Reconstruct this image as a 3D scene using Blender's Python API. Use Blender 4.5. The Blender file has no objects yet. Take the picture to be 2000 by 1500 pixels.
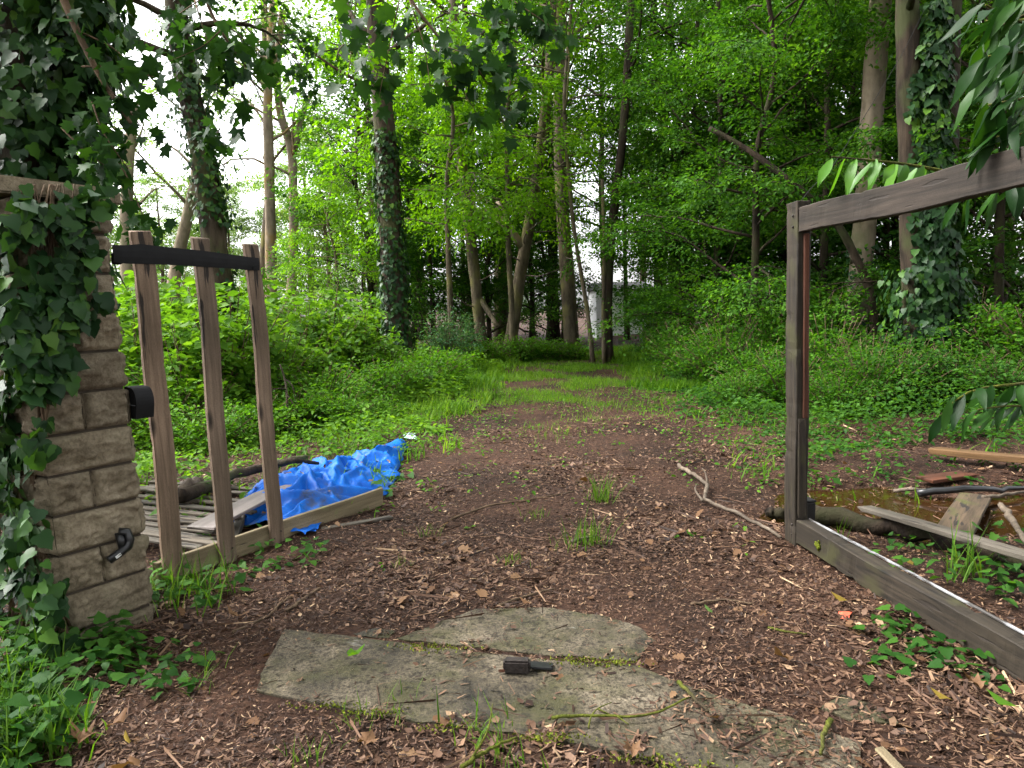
import bpy, bmesh, math, random
import numpy as np
from mathutils import Vector, Matrix, noise as mnoise

# ------------------------------------------------------------------ scene, camera, world, sun
S = bpy.context.scene
COL = S.collection
R = math.radians
rng = np.random.default_rng(7)
random.seed(7)

F = 1387.0                      # focal length in photo pixels (photo is 2000 wide)
CAM_H = 1.5
PITCH = math.atan((750 - 605) / F)
ROLL = R(1.5)
_f = np.array([0, math.cos(PITCH), -math.sin(PITCH)])
_u0 = np.array([0, math.sin(PITCH), math.cos(PITCH)])
_r0 = np.array([1.0, 0, 0])
_r = math.cos(ROLL) * _r0 - math.sin(ROLL) * _u0
_u = math.cos(ROLL) * _u0 + math.sin(ROLL) * _r0
CAM = np.array([0, 0, CAM_H])
cd = bpy.data.cameras.new('camera')
cam = bpy.data.objects.new('camera', cd)
COL.objects.link(cam)
cd.sensor_width = 36
cd.lens = F / 2000 * 36
cd.clip_start = 0.05
cd.clip_end = 1000
m = Matrix.Identity(4)
for i in range(3):
    m[i][0], m[i][1], m[i][2], m[i][3] = _r[i], _u[i], -_f[i], CAM[i]
cam.matrix_world = m
S.camera = cam

SUN_EL, SUN_AZ = 52, -80        # degrees; azimuth from +Y towards +X (negative = left)
w = bpy.data.worlds.new('World')
S.world = w
w.use_nodes = True
nt = w.node_tree
bg = nt.nodes['Background']
sky = nt.nodes.new('ShaderNodeTexSky')
sky.sky_type = 'NISHITA'
sky.sun_disc = False
sky.sun_elevation = R(SUN_EL)
sky.sun_rotation = R(SUN_AZ)
sky.air_density = 1.0
sky.dust_density = 4.0
hs = nt.nodes.new('ShaderNodeHueSaturation')
hs.inputs['Saturation'].default_value = 0.12       # thin even cloud
nt.links.new(sky.outputs[0], hs.inputs['Color'])
nt.links.new(hs.outputs[0], bg.inputs['Color'])
bg.inputs['Strength'].default_value = 0.15
sd = bpy.data.lights.new('sun', 'SUN')
sun = bpy.data.objects.new('sun', sd)
COL.objects.link(sun)
sd.energy = 1.5
sd.angle = R(25)
sd.color = (1.0, 0.96, 0.9)
sv = Vector((math.sin(R(SUN_AZ)) * math.cos(R(SUN_EL)), math.cos(R(SUN_AZ)) * math.cos(R(SUN_EL)), math.sin(R(SUN_EL))))
sun.rotation_euler = sv.to_track_quat('Z', 'Y').to_euler()
sun.location = sv * 60
S.view_settings.view_transform = 'Standard'
S.view_settings.look = 'None'
S.view_settings.gamma = 1
S.view_settings.use_curve_mapping = False
S.view_settings.exposure = 2.4
S.cycles.use_denoising = True
S.cycles.max_bounces = 4
S.cycles.diffuse_bounces = 3
S.cycles.glossy_bounces = 2
S.cycles.transmission_bounces = 3
S.cycles.use_adaptive_sampling = True
S.cycles.adaptive_threshold = 0.03
S.cycles.sample_clamp_indirect = 6
S.cycles.use_light_tree = False
S.cycles.caustics_reflective = False
S.cycles.caustics_refractive = False

# ------------------------------------------------------------------ pixel to place
def ray(px, py):
    return _f + (px - 1000) / F * _r - (py - 750) / F * _u
def G(px, py, z=0.0):
    d = ray(px, py)
    t = (z - CAM_H) / d[2]
    return CAM + t * d
def at(px, py, y):               # the point on a pixel's ray at forward distance y
    d = ray(px, py)
    return CAM + d * (y / d[1])
def on_plane(px, py, p0, n):
    d = ray(px, py)
    n = np.asarray(n, float)
    return CAM + d * (np.dot(np.asarray(p0) - CAM, n) / np.dot(d, n))
def project(p):
    q = np.asarray(p, float) - CAM
    c = q @ _f
    return 1000 + F * (q @ _r) / c, 750 - F * (q @ _u) / c

# ------------------------------------------------------------------ materials
MAT = {}
def new_mat(name):
    mt = bpy.data.materials.new(name)
    mt.use_nodes = True
    MAT[name] = mt
    t = mt.node_tree
    return mt, t, t.nodes['Principled BSDF'], t.nodes['Material Output']
def ramp(t, stops, src=None):
    n = t.nodes.new('ShaderNodeValToRGB')
    e = n.color_ramp.elements
    while len(e) < len(stops):
        e.new(0.5)
    for el, (p, c) in zip(e, stops):
        el.position = p
        el.color = (*c, 1) if len(c) == 3 else c
    if src is not None:
        t.links.new(src, n.inputs[0])
    return n
def tex(t, kind, scale, coord='Object', vec_scale=None, **kw):
    tc = t.nodes.new('ShaderNodeTexCoord')
    mp = t.nodes.new('ShaderNodeMapping')
    if vec_scale:
        mp.inputs['Scale'].default_value = vec_scale
    t.links.new(tc.outputs[coord], mp.inputs[0])
    n = t.nodes.new('ShaderNodeTexNoise' if kind == 'noise' else 'ShaderNodeTexVoronoi')
    n.inputs['Scale'].default_value = scale
    for k, v in kw.items():
        n.inputs[k].default_value = v
    t.links.new(mp.outputs[0], n.inputs['Vector'])
    return n
def mix(t, fac, a, b, mode='MIX'):
    n = t.nodes.new('ShaderNodeMix')
    n.data_type = 'RGBA'
    n.blend_type = mode
    for s, v in ((n.inputs[0], fac), (n.inputs[6], a), (n.inputs[7], b)):
        if hasattr(v, 'links') or hasattr(v, 'is_linked'):
            t.links.new(v, s)
        elif isinstance(v, (int, float)):
            s.default_value = v
        else:
            s.default_value = (*v, 1)
    return n.outputs[2]
def bump(t, bs, h, strength=0.5, dist=0.02):
    n = t.nodes.new('ShaderNodeBump')
    n.inputs['Strength'].default_value = strength
    n.inputs['Distance'].default_value = dist
    t.links.new(h, n.inputs['Height'])
    t.links.new(n.outputs[0], bs.inputs['Normal'])
    return n

def leaf_mat(name, stops, trans=0.4, rough=0.55, spec=0.10, tmul=(1.65, 1.55, 0.6), clump=0.6, single=False):
    """thin leaf: colour differs from leaf to leaf, some light comes through"""
    mt, t, bs, out = new_mat(name)
    g = t.nodes.new('ShaderNodeNewGeometry')
    nz = tex(t, 'noise', clump, 'Object')
    add = t.nodes.new('ShaderNodeMath'); add.operation = 'MULTIPLY_ADD'
    t.links.new(nz.outputs[0], add.inputs[0]); add.inputs[1].default_value = 0.9
    sc = t.nodes.new('ShaderNodeMath'); sc.operation = 'MULTIPLY_ADD'
    oi = t.nodes.new('ShaderNodeObjectInfo')
    t.links.new(oi.outputs['Random'] if single else g.outputs['Random Per Island'], sc.inputs[0]); sc.inputs[1].default_value = 0.6; sc.inputs[2].default_value = -0.25
    t.links.new(sc.outputs[0], add.inputs[2])
    rp = ramp(t, stops, add.outputs[0])
    t.links.new(rp.outputs[0], bs.inputs['Base Color'])
    bs.inputs['Roughness'].default_value = rough
    bs.inputs['Specular IOR Level'].default_value = spec
    tr = t.nodes.new('ShaderNodeBsdfTranslucent')
    mm = mix(t, 1.0, rp.outputs[0], tmul, 'MULTIPLY')
    t.links.new(mm, tr.inputs[0])
    mx = t.nodes.new('ShaderNodeMixShader')
    mx.inputs[0].default_value = trans
    t.links.new(bs.outputs[0], mx.inputs[1])
    t.links.new(tr.outputs[0], mx.inputs[2])
    t.links.new(mx.outputs[0], out.inputs['Surface'])
    return mt

def bark_mat(name, c1, c2, moss=None, sc=9, zs=0.18, st=0.9):
    mt, t, bs, out = new_mat(name)
    n1 = tex(t, 'noise', sc, 'Object', (1, 1, zs), Detail=6, Roughness=0.65)
    n2 = tex(t, 'noise', 1.7, 'Object', (1, 1, 0.5), Detail=3)
    r1 = ramp(t, [(0.32, c1), (0.68, c2)], n1.outputs[0])
    col = r1.outputs[0]
    r2 = ramp(t, [(0.35, (0.65, 0.65, 0.65)), (0.7, (1.2, 1.15, 1.1))], n2.outputs[0])
    col = mix(t, 1.0, col, r2.outputs[0], 'MULTIPLY')
    if moss:
        n3 = tex(t, 'noise', 2.3, 'Object', (1, 1, 0.6), Detail=5)
        r3 = ramp(t, [(0.5, (0, 0, 0)), (0.66, (1, 1, 1))], n3.outputs[0])
        col = mix(t, r3.outputs[0], col, moss)
    t.links.new(col, bs.inputs['Base Color'])
    bs.inputs['Roughness'].default_value = 0.9
    bs.inputs['Specular IOR Level'].default_value = 0.15
    bump(t, bs, n1.outputs[0], st, 0.03)
    return mt

def wood_mat(name, c_lo, c_hi, crack=(0.02, 0.015, 0.012), stain=(0.6, 0.6, 0.55), crk=0.66, moss=None, rough=0.75, grain=45):
    """sawn board, grain along the object's own X axis"""
    mt, t, bs, out = new_mat(name)
    n1 = tex(t, 'noise', 1.0, 'Object', (2.2, grain, grain), Detail=5, Roughness=0.6)
    n1.inputs['Distortion'].default_value = 0.4
    r1 = ramp(t, [(0.3, c_lo), (0.7, c_hi)], n1.outputs[0])
    n2 = tex(t, 'noise', 1.0, 'Object', (1.6, 6, 6), Detail=3)
    r2 = ramp(t, [(0.3, stain), (0.7, (1.15, 1.12, 1.1))], n2.outputs[0])
    col = mix(t, 1.0, r1.outputs[0], r2.outputs[0], 'MULTIPLY')
    n3 = tex(t, 'noise', 1.0, 'Object', (3.0, 28, 28), Detail=2)
    r3 = ramp(t, [(crk, (0, 0, 0)), (crk + 0.05, (1, 1, 1))], n3.outputs[0])
    col = mix(t, r3.outputs[0], col, crack)
    vk = tex(t, 'voronoi', 1.0, 'Object', (2.6, 9, 9))
    rk = ramp(t, [(0.05, (1, 1, 1)), (0.13, (0.55, 0.55, 0.55)), (0.2, (0, 0, 0))], vk.outputs['Distance'])
    col = mix(t, rk.outputs[0], col, tuple(c_ * 0.28 for c_ in c_lo))
    oi = t.nodes.new('ShaderNodeObjectInfo')
    ro = ramp(t, [(0.0, (0.78, 0.80, 0.78)), (1.0, (1.18, 1.14, 1.06))], oi.outputs['Random'])
    col = mix(t, 1.0, col, ro.outputs[0], 'MULTIPLY')
    n4 = tex(t, 'noise', 230, 'Object', None, Detail=2)
    r4 = ramp(t, [(0.35, (0.8, 0.8, 0.8)), (0.65, (1.1, 1.1, 1.1))], n4.outputs[0])
    col = mix(t, 1.0, col, r4.outputs[0], 'MULTIPLY')
    if moss:
        n5 = tex(t, 'noise', 7, 'Object', (0.6, 1, 1), Detail=6)
        r5 = ramp(t, [(0.55, (0, 0, 0)), (0.7, (1, 1, 1))], n5.outputs[0])
        col = mix(t, r5.outputs[0], col, moss)
    t.links.new(col, bs.inputs['Base Color'])
    bs.inputs['Roughness'].default_value = rough
    bs.inputs['Specular IOR Level'].default_value = 0.25
    sub = t.nodes.new('ShaderNodeMath'); sub.operation = 'SUBTRACT'
    t.links.new(n1.outputs[0], sub.inputs[0]); t.links.new(r3.outputs[0], sub.inputs[1])
    bump(t, bs, sub.outputs[0], 0.5, 0.004)
    return mt

def plain_mat(name, c, rough=0.5, spec=0.5, metal=0.0, vary=0.25, sc=18, bumpst=0.15):
    mt, t, bs, out = new_mat(name)
    n = tex(t, 'noise', sc, 'Object', None, Detail=5)
    r_ = ramp(t, [(0.3, tuple(x * (1 - vary) for x in c)), (0.7, tuple(min(1, x * (1 + vary)) for x in c))], n.outputs[0])
    t.links.new(r_.outputs[0], bs.inputs['Base Color'])
    bs.inputs['Roughness'].default_value = rough
    bs.inputs['Specular IOR Level'].default_value = spec
    bs.inputs['Metallic'].default_value = metal
    if bumpst:
        bump(t, bs, n.outputs[0], bumpst, 0.01)
    return mt

# leaves
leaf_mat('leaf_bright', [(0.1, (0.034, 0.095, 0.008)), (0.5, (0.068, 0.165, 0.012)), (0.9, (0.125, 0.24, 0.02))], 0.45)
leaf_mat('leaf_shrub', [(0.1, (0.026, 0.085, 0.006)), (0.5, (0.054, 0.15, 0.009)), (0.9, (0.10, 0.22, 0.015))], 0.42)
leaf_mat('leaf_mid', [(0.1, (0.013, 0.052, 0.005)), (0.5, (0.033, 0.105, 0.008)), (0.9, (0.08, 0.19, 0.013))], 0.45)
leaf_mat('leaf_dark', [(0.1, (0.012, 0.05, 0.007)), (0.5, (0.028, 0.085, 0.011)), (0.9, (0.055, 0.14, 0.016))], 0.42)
leaf_mat('leaf_blue', [(0.1, (0.03, 0.09, 0.035)), (0.5, (0.06, 0.15, 0.06)), (0.9, (0.11, 0.21, 0.10))], 0.35)
leaf_mat('leaf_pale', [(0.1, (0.06, 0.13, 0.03)), (0.5, (0.10, 0.19, 0.05)), (0.9, (0.17, 0.26, 0.08))], 0.45)  # haze over the far clearing trees is put into this lighter colour
leaf_mat('leaf_oak', [(0.1, (0.05, 0.14, 0.004)), (0.5, (0.09, 0.22, 0.006)), (0.9, (0.15, 0.30, 0.01))], 0.5)
leaf_mat('leaf_ivy', [(0.05, (0.007, 0.022, 0.008)), (0.5, (0.014, 0.042, 0.011)), (0.72, (0.032, 0.085, 0.013)), (0.86, (0.075, 0.15, 0.018))], 0.16, 0.42, 0.13)
leaf_mat('leaf_ivy_single', [(0.05, (0.007, 0.022, 0.008)), (0.5, (0.014, 0.042, 0.011)), (0.72, (0.032, 0.085, 0.013)), (0.86, (0.075, 0.15, 0.018))], 0.16, 0.42, 0.13, single=True)
leaf_mat('leaf_maple_single', [(0.1, (0.008, 0.026, 0.008)), (0.5, (0.016, 0.05, 0.010)), (0.9, (0.03, 0.085, 0.010))], 0.3, 0.5, 0.07, single=True)
leaf_mat('leaf_maple', [(0.1, (0.008, 0.026, 0.008)), (0.5, (0.016, 0.05, 0.010)), (0.9, (0.03, 0.085, 0.010))], 0.3, 0.5, 0.07)
leaf_mat('leaf_laurel', [(0.1, (0.005, 0.022, 0.004)), (0.5, (0.011, 0.042, 0.005)), (0.9, (0.03, 0.085, 0.008))], 0.28, 0.42, 0.12, single=True)
leaf_mat('leaf_laurel_young', [(0.1, (0.03, 0.10, 0.006)), (0.5, (0.055, 0.16, 0.009)), (0.9, (0.10, 0.22, 0.014))], 0.35, 0.4, 0.2, single=True)
leaf_mat('grass', [(0.1, (0.028, 0.075, 0.005)), (0.5, (0.055, 0.13, 0.009)), (0.9, (0.12, 0.2, 0.03))], 0.4)  # tuft grass, shade at the pillar foot put into the darker green
leaf_mat('grass_sunlit', [(0.1, (0.034, 0.10, 0.006)), (0.5, (0.07, 0.165, 0.010)), (0.9, (0.15, 0.26, 0.03))], 0.45)  # same grass for the verge, sunlight put into the brighter colour
leaf_mat('leaf_dead', [(0.0, (0.05, 0.024, 0.012)), (0.5, (0.12, 0.065, 0.034)), (1.0, (0.24, 0.15, 0.085))], 0.15)
leaf_mat('leaf_yellow', [(0.0, (0.16, 0.11, 0.02)), (1.0, (0.22, 0.16, 0.03))], 0.2)
# bark
bark_mat('bark_oak', (0.018, 0.013, 0.009), (0.075, 0.057, 0.04), (0.05, 0.055, 0.02), 11)
bark_mat('bark_dark', (0.014, 0.011, 0.008), (0.055, 0.04, 0.028), (0.04, 0.045, 0.018), 11)
bark_mat('bark_pale', (0.13, 0.105, 0.075), (0.26, 0.215, 0.16), (0.13, 0.125, 0.07), 6, 0.5, 0.35)
bark_mat('bark_grey', (0.05, 0.04, 0.026), (0.14, 0.115, 0.08), (0.13, 0.12, 0.04), 8, 0.3, 0.5)
bark_mat('bark_orange', (0.15, 0.12, 0.085), (0.28, 0.23, 0.17), (0.22, 0.145, 0.055), 7, 0.4, 0.4)
bark_mat('bark_rot', (0.006, 0.004, 0.003), (0.035, 0.025, 0.017), (0.02, 0.02, 0.008), 14, 0.4, 1.0)
bark_mat('twig', (0.05, 0.035, 0.022), (0.16, 0.11, 0.07), None, 14)
bark_mat('stick_grey', (0.055, 0.042, 0.031), (0.165, 0.135, 0.105), None, 12, 0.3, 0.5)
bark_mat('twig_moss', (0.05, 0.062, 0.007), (0.115, 0.13, 0.016), (0.04, 0.03, 0.018), 30, 1, 0.9)
# boards and other stuff
wood_mat('wood_slat', (0.105, 0.073, 0.053), (0.215, 0.158, 0.118), stain=(0.5, 0.5, 0.46), crk=0.64)
wood_mat('wood_board', (0.10, 0.08, 0.05), (0.18, 0.148, 0.098), crk=0.72, moss=(0.12, 0.14, 0.05))
wood_mat('wood_frame', (0.012, 0.009, 0.007), (0.045, 0.034, 0.027), crk=0.66)
wood_mat('wood_frame_mossy', (0.008, 0.006, 0.0045), (0.040, 0.031, 0.022), crk=0.63, moss=(0.032, 0.03, 0.012))
wood_mat('wood_red', (0.03, 0.011, 0.006), (0.085, 0.03, 0.015), crk=0.75)
wood_mat('wood_grey', (0.05, 0.042, 0.034), (0.125, 0.108, 0.09), crk=0.66)
wood_mat('wood_plank', (0.10, 0.085, 0.085), (0.17, 0.148, 0.148), crk=0.76, rough=0.5)
wood_mat('wood_orange', (0.07, 0.036, 0.013), (0.14, 0.078, 0.032), crk=0.72)
wood_mat('wood_rot', (0.03, 0.02, 0.013), (0.10, 0.07, 0.045), crk=0.62, moss=(0.05, 0.05, 0.015))
plain_mat('strap_black', (0.006, 0.006, 0.0065), 0.7, 0.2)
plain_mat('black_metal', (0.012, 0.012, 0.013), 0.35, 0.5, 0.2)
plain_mat('rust_black', (0.018, 0.013, 0.011), 0.6, 0.4, 0.3, 0.5, 60, 0.6)
plain_mat('label_white', (0.6, 0.6, 0.58), 0.5)
plain_mat('paint_white', (0.45, 0.45, 0.45), 0.55, vary=0.35, sc=40)
mt, t, bs, out = new_mat('paint_worn')
n1 = tex(t, 'noise', 30, 'Object', (0.25, 1, 1), Detail=6, Roughness=0.7)
r1 = ramp(t, [(0.44, (0.03, 0.026, 0.022)), (0.5, (0.14, 0.14, 0.145)), (0.7, (0.26, 0.26, 0.265))], n1.outputs[0])
t.links.new(r1.outputs[0], bs.inputs['Base Color'])
bs.inputs['Roughness'].default_value = 0.6
plain_mat('house_white', (0.78, 0.78, 0.80), 0.8, vary=0.05)
plain_mat('roof_tile', (0.06, 0.06, 0.06), 0.8)
plain_mat('glass_dark', (0.03, 0.035, 0.04), 0.08)
plain_mat('wire', (0.008, 0.008, 0.008), 0.8, 0.1)
plain_mat('plastic_grey', (0.035, 0.035, 0.035), 0.3, 0.5)
plain_mat('plastic_clear', (0.45, 0.55, 0.6), 0.2, 0.6)
plain_mat('orange_plastic', (0.6, 0.10, 0.05), 0.5)
plain_mat('moss', (0.10, 0.12, 0.012), 0.95, 0.1, vary=0.6, sc=120, bumpst=1.0)

# blue tarpaulin: woven plastic, dull grit in places
mt, t, bs, out = new_mat('tarp_blue')
n1 = tex(t, 'noise', 6, 'Object', None, Detail=5)
r1 = ramp(t, [(0.35, (0.002, 0.06, 0.30)), (0.65, (0.004, 0.11, 0.46))], n1.outputs[0])
n2 = tex(t, 'noise', 22, 'Object', None, Detail=6, Roughness=0.7)
r2 = ramp(t, [(0.56, (0, 0, 0)), (0.72, (0.55, 0.55, 0.55))], n2.outputs[0])
col = mix(t, r2.outputs[0], r1.outputs[0], (0.07, 0.15, 0.30))
n4 = tex(t, 'noise', 3.3, 'Object', None, Detail=7, Roughness=0.7)
r4 = ramp(t, [(0.56, (0, 0, 0)), (0.68, (0.75, 0.75, 0.75))], n4.outputs[0])
col = mix(t, r4.outputs[0], col, (0.05, 0.055, 0.06))
t.links.new(col, bs.inputs['Base Color'])
bs.inputs['Roughness'].default_value = 0.5
bs.inputs['Specular IOR Level'].default_value = 0.14
n3 = tex(t, 'noise', 35, 'Object', None, Detail=3)
bump(t, bs, n3.outputs[0], 0.25, 0.01)

# stone of the pillar
mt, t, bs, out = new_mat('stone')
n1 = tex(t, 'noise', 7, 'Object', None, Detail=8, Roughness=0.65)
r1 = ramp(t, [(0.28, (0.09, 0.072, 0.05)), (0.5, (0.17, 0.14, 0.10)), (0.75, (0.26, 0.22, 0.165))], n1.outputs[0])
n2 = tex(t, 'noise', 60, 'Object', None, Detail=6, Roughness=0.7)
r2 = ramp(t, [(0.35, (0.65, 0.63, 0.6)), (0.6, (1.1, 1.1, 1.08))], n2.outputs[0])
col = mix(t, 1.0, r1.outputs[0], r2.outputs[0], 'MULTIPLY')
oi = t.nodes.new('ShaderNodeObjectInfo')
ro = ramp(t, [(0.0, (0.78, 0.77, 0.76)), (1.0, (1.18, 1.17, 1.14))], oi.outputs['Random'])
col = mix(t, 1.0, col, ro.outputs[0], 'MULTIPLY')
n3 = tex(t, 'noise', 3.5, 'Object', None, Detail=5)
r3 = ramp(t, [(0.55, (0, 0, 0)), (0.75, (0.6, 0.6, 0.6))], n3.outputs[0])
col = mix(t, r3.outputs[0], col, (0.10, 0.09, 0.05))
t.links.new(col, bs.inputs['Base Color'])
bs.inputs['Roughness'].default_value = 0.92
bs.inputs['Specular IOR Level'].default_value = 0.15
bump(t, bs, n2.outputs[0], 0.6, 0.012)
plain_mat('mortar', (0.05, 0.04, 0.03), 0.95, 0.1)

# concrete slab: grit, wet grey, moss in patches
mt, t, bs, out = new_mat('concrete')
n1 = tex(t, 'noise', 2.2, 'Object', None, Detail=7, Roughness=0.6)
r1 = ramp(t, [(0.36, (0.022, 0.018, 0.011)), (0.5, (0.06, 0.050, 0.033)), (0.66, (0.135, 0.115, 0.085))], n1.outputs[0])
n2 = tex(t, 'noise', 90, 'Object', None, Detail=5, Roughness=0.75)
r2 = ramp(t, [(0.36, (0.3, 0.28, 0.26)), (0.5, (0.95, 0.93, 0.9)), (0.66, (1.6, 1.55, 1.5))], n2.outputs[0])
col = mix(t, 1.0, r1.outputs[0], r2.outputs[0], 'MULTIPLY')
n3 = tex(t, 'noise', 3.1, 'Object', None, Detail=7, Roughness=0.7)
r3 = ramp(t, [(0.46, (0, 0, 0)), (0.62, (0.8, 0.8, 0.8))], n3.outputs[0])
col = mix(t, r3.outputs[0], col, (0.035, 0.034, 0.010))
n4 = tex(t, 'noise', 1.6, 'Object', (1, 2.5, 1), Detail=6, Roughness=0.7)
r4 = ramp(t, [(0.64, (0, 0, 0)), (0.70, (0.7, 0.7, 0.7))], n4.outputs[0])
col = mix(t, r4.outputs[0], col, (0.20, 0.195, 0.18))
t.links.new(col, bs.inputs['Base Color'])
n6 = tex(t, 'noise', 34, 'Object', None, Detail=3, Roughness=0.6)
r6 = ramp(t, [(0.36, (0.35, 0.33, 0.3)), (0.46, (1, 1, 1)), (0.6, (1, 1, 1)), (0.7, (1.5, 1.45, 1.35))], n6.outputs[0])
col = mix(t, 1.0, col, r6.outputs[0], 'MULTIPLY')
t.links.new(col, bs.inputs['Base Color'])
rr = ramp(t, [(0.35, (0.45, 0.45, 0.45)), (0.6, (0.9, 0.9, 0.9))], n1.outputs[0])
t.links.new(rr.outputs[0], bs.inputs['Roughness'])
bs.inputs['Specular IOR Level'].default_value = 0.25
bump(t, bs, n2.outputs[0], 0.7, 0.012)

# forest floor
mt, t, bs, out = new_mat('forest_floor')
n1 = tex(t, 'noise', 26, 'Object', None, Detail=8, Roughness=0.75)
r1 = ramp(t, [(0.3, (0.010, 0.005, 0.003)), (0.48, (0.032, 0.016, 0.010)), (0.62, (0.065, 0.034, 0.021)), (0.75, (0.12, 0.066, 0.040))], n1.outputs[0])
n2 = tex(t, 'noise', 0.9, 'Object', None, Detail=4)
r2 = ramp(t, [(0.36, (0.5, 0.47, 0.44)), (0.64, (1.35, 1.3, 1.25))], n2.outputs[0])
col = mix(t, 1.0, r1.outputs[0], r2.outputs[0], 'MULTIPLY')
t.links.new(col, bs.inputs['Base Color'])
bs.inputs['Roughness'].default_value = 0.85
bs.inputs['Specular IOR Level'].default_value = 0.15
bump(t, bs, n1.outputs[0], 1.0, 0.03)

# wood chips and leaf scraps
mt, t, bs, out = new_mat('litter')
g = t.nodes.new('ShaderNodeNewGeometry')
r1 = ramp(t, [(0.0, (0.012, 0.006, 0.004)), (0.25, (0.035, 0.018, 0.011)), (0.6, (0.075, 0.040, 0.024)), (0.88, (0.125, 0.071, 0.043)), (0.965, (0.19, 0.118, 0.07)), (1.0, (0.36, 0.25, 0.15))], g.outputs['Random Per Island'])
t.links.new(r1.outputs[0], bs.inputs['Base Color'])
bs.inputs['Roughness'].default_value = 0.65
bs.inputs['Specular IOR Level'].default_value = 0.2

# puddle
mt, t, bs, out = new_mat('puddle_water')
bs.inputs['Base Color'].default_value = (0.026, 0.012, 0.004, 1)
bs.inputs['Roughness'].default_value = 0.06
n1 = tex(t, 'noise', 9, 'Object', None, Detail=2)
bump(t, bs, n1.outputs[0], 0.05, 0.01)

# ------------------------------------------------------------------ mesh helpers
class MB:
    """collects vertices and faces; mesh() makes one mesh"""
    def __init__(self):
        self.v = []; self.f = []; self.n = 0
    def add(self, verts, faces):
        b = self.n
        self.v.extend([tuple(p) for p in verts]); self.n += len(verts)
        self.f.extend([tuple(i + b for i in q) for q in faces])
    def mesh(self, name, smooth=True):
        me = bpy.data.meshes.new(name)
        me.from_pydata(self.v, [], self.f)
        if smooth:
            me.polygons.foreach_set('use_smooth', [True] * len(me.polygons))
        me.update()
        return me

def fast_mesh(name, V, nper, faces, count):
    """count copies of one template (nper vertices, faces) with vertices V (count*nper,3)"""
    me = bpy.data.meshes.new(name)
    sizes = np.array([len(q) for q in faces])
    flat = np.concatenate([np.array(q) for q in faces])
    L = (np.arange(count)[:, None] * nper + flat[None, :]).ravel().astype(np.int32)
    tot = np.tile(sizes, count).astype(np.int32)
    start = np.concatenate([[0], np.cumsum(tot)[:-1]]).astype(np.int32)
    me.vertices.add(count * nper)
    me.vertices.foreach_set('co', np.ascontiguousarray(V, dtype=np.float32).ravel())
    me.loops.add(len(L))
    me.loops.foreach_set('vertex_index', L)
    me.polygons.add(len(tot))
    me.polygons.foreach_set('loop_start', start)
    me.polygons.foreach_set('loop_total', tot)
    me.polygons.foreach_set('use_smooth', np.ones(len(tot), dtype=bool))
    me.update(calc_edges=True)
    return me

def lobed(outline, bend=0.10):
    """leaf outline (right half, from stem to tip) to a fan around the midrib"""
    rgt = [(x, y) for x, y in outline]
    vs = [(0, 0, 0)]
    for x, y in rgt:
        vs.append((x, y, bend * abs(x) - 0.12 * y * y))
    tip = len(vs) - 1
    lf = [(-x, y) for x, y in rgt[:-1]]
    for x, y in lf:
        vs.append((x, y, bend * abs(x) - 0.12 * y * y))
    c = len(vs); vs.append((0, 0.42, -0.02))
    fs = []
    ring = [0] + list(range(1, tip + 1)) + list(range(len(vs) - 2, tip, -1))
    for a, b in zip(ring, ring[1:] + ring[:1]):
        fs.append((a, b, c))
    return np.array(vs), fs
TPL = {
    'rhomb': (np.array([(0, 0, 0), (0.3, 0.45, 0.09), (0, 1, -0.08), (-0.3, 0.45, 0.09)]), [(0, 1, 2), (0, 2, 3)]),
    'oval': (np.array([(0, 0, 0), (0.26, 0.25, 0.06), (0.27, 0.62, 0.03), (0, 1, -0.12), (-0.27, 0.62, 0.03), (-0.26, 0.25, 0.06)]), [(0, 1, 2, 3), (0, 3, 4, 5)]),
    'ivy': lobed([(0.20, -0.09), (0.40, 0.00), (0.43, 0.20), (0.33, 0.36), (0.35, 0.52), (0.17, 0.72), (0, 1.0)], 0.12),
    'maple': lobed([(0.10, -0.03), (0.42, -0.02), (0.28, 0.18), (0.62, 0.42), (0.36, 0.44), (0.40, 0.66), (0.20, 0.58), (0.0, 1.0)], 0.10),
    'oak': lobed([(0.07, 0.10), (0.18, 0.22), (0.12, 0.34), (0.27, 0.48), (0.18, 0.6), (0.28, 0.76), (0.13, 0.88), (0.0, 1.0)], 0.15),
    'chip': (np.array([(-0.14, 0, 0), (0.14, 0.05, 0.01), (0.10, 1, 0.05), (-0.11, 0.93, 0.0)]), [(0, 1, 2), (0, 2, 3)]),
    'scrap': (np.array([(0, 0, 0), (0.32, 0.3, 0.10), (0.2, 0.85, -0.02), (-0.1, 1, 0.08), (-0.36, 0.5, 0.0)]), [(0, 1, 2), (0, 2, 4), (2, 3, 4)]),
}
# long evergreen leaf, five cross ribs, and a grass blade
_v = []; _q = []
for k, (yy, ww) in enumerate([(0, 0.008), (0.12, 0.07), (0.32, 0.125), (0.55, 0.135), (0.8, 0.08), (1.0, 0.003)]):
    z = -0.22 * yy * yy
    _v += [(-ww, yy, z + 0.25 * ww), (0, yy, z), (ww, yy, z + 0.25 * ww)]
    if k:
        b = 3 * k
        _q += [(b - 3, b - 2, b + 1, b), (b - 2, b - 1, b + 2, b + 1)]
TPL['laurel'] = (np.array(_v), _q)
TPL['blade'] = (np.array([(-0.02, 0, 0), (0.02, 0, 0), (0.016, 0.45, 0.06), (-0.016, 0.45, 0.06), (0.0, 1, 0.34)]), [(0, 1, 2, 3), (3, 2, 4)])

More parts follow.
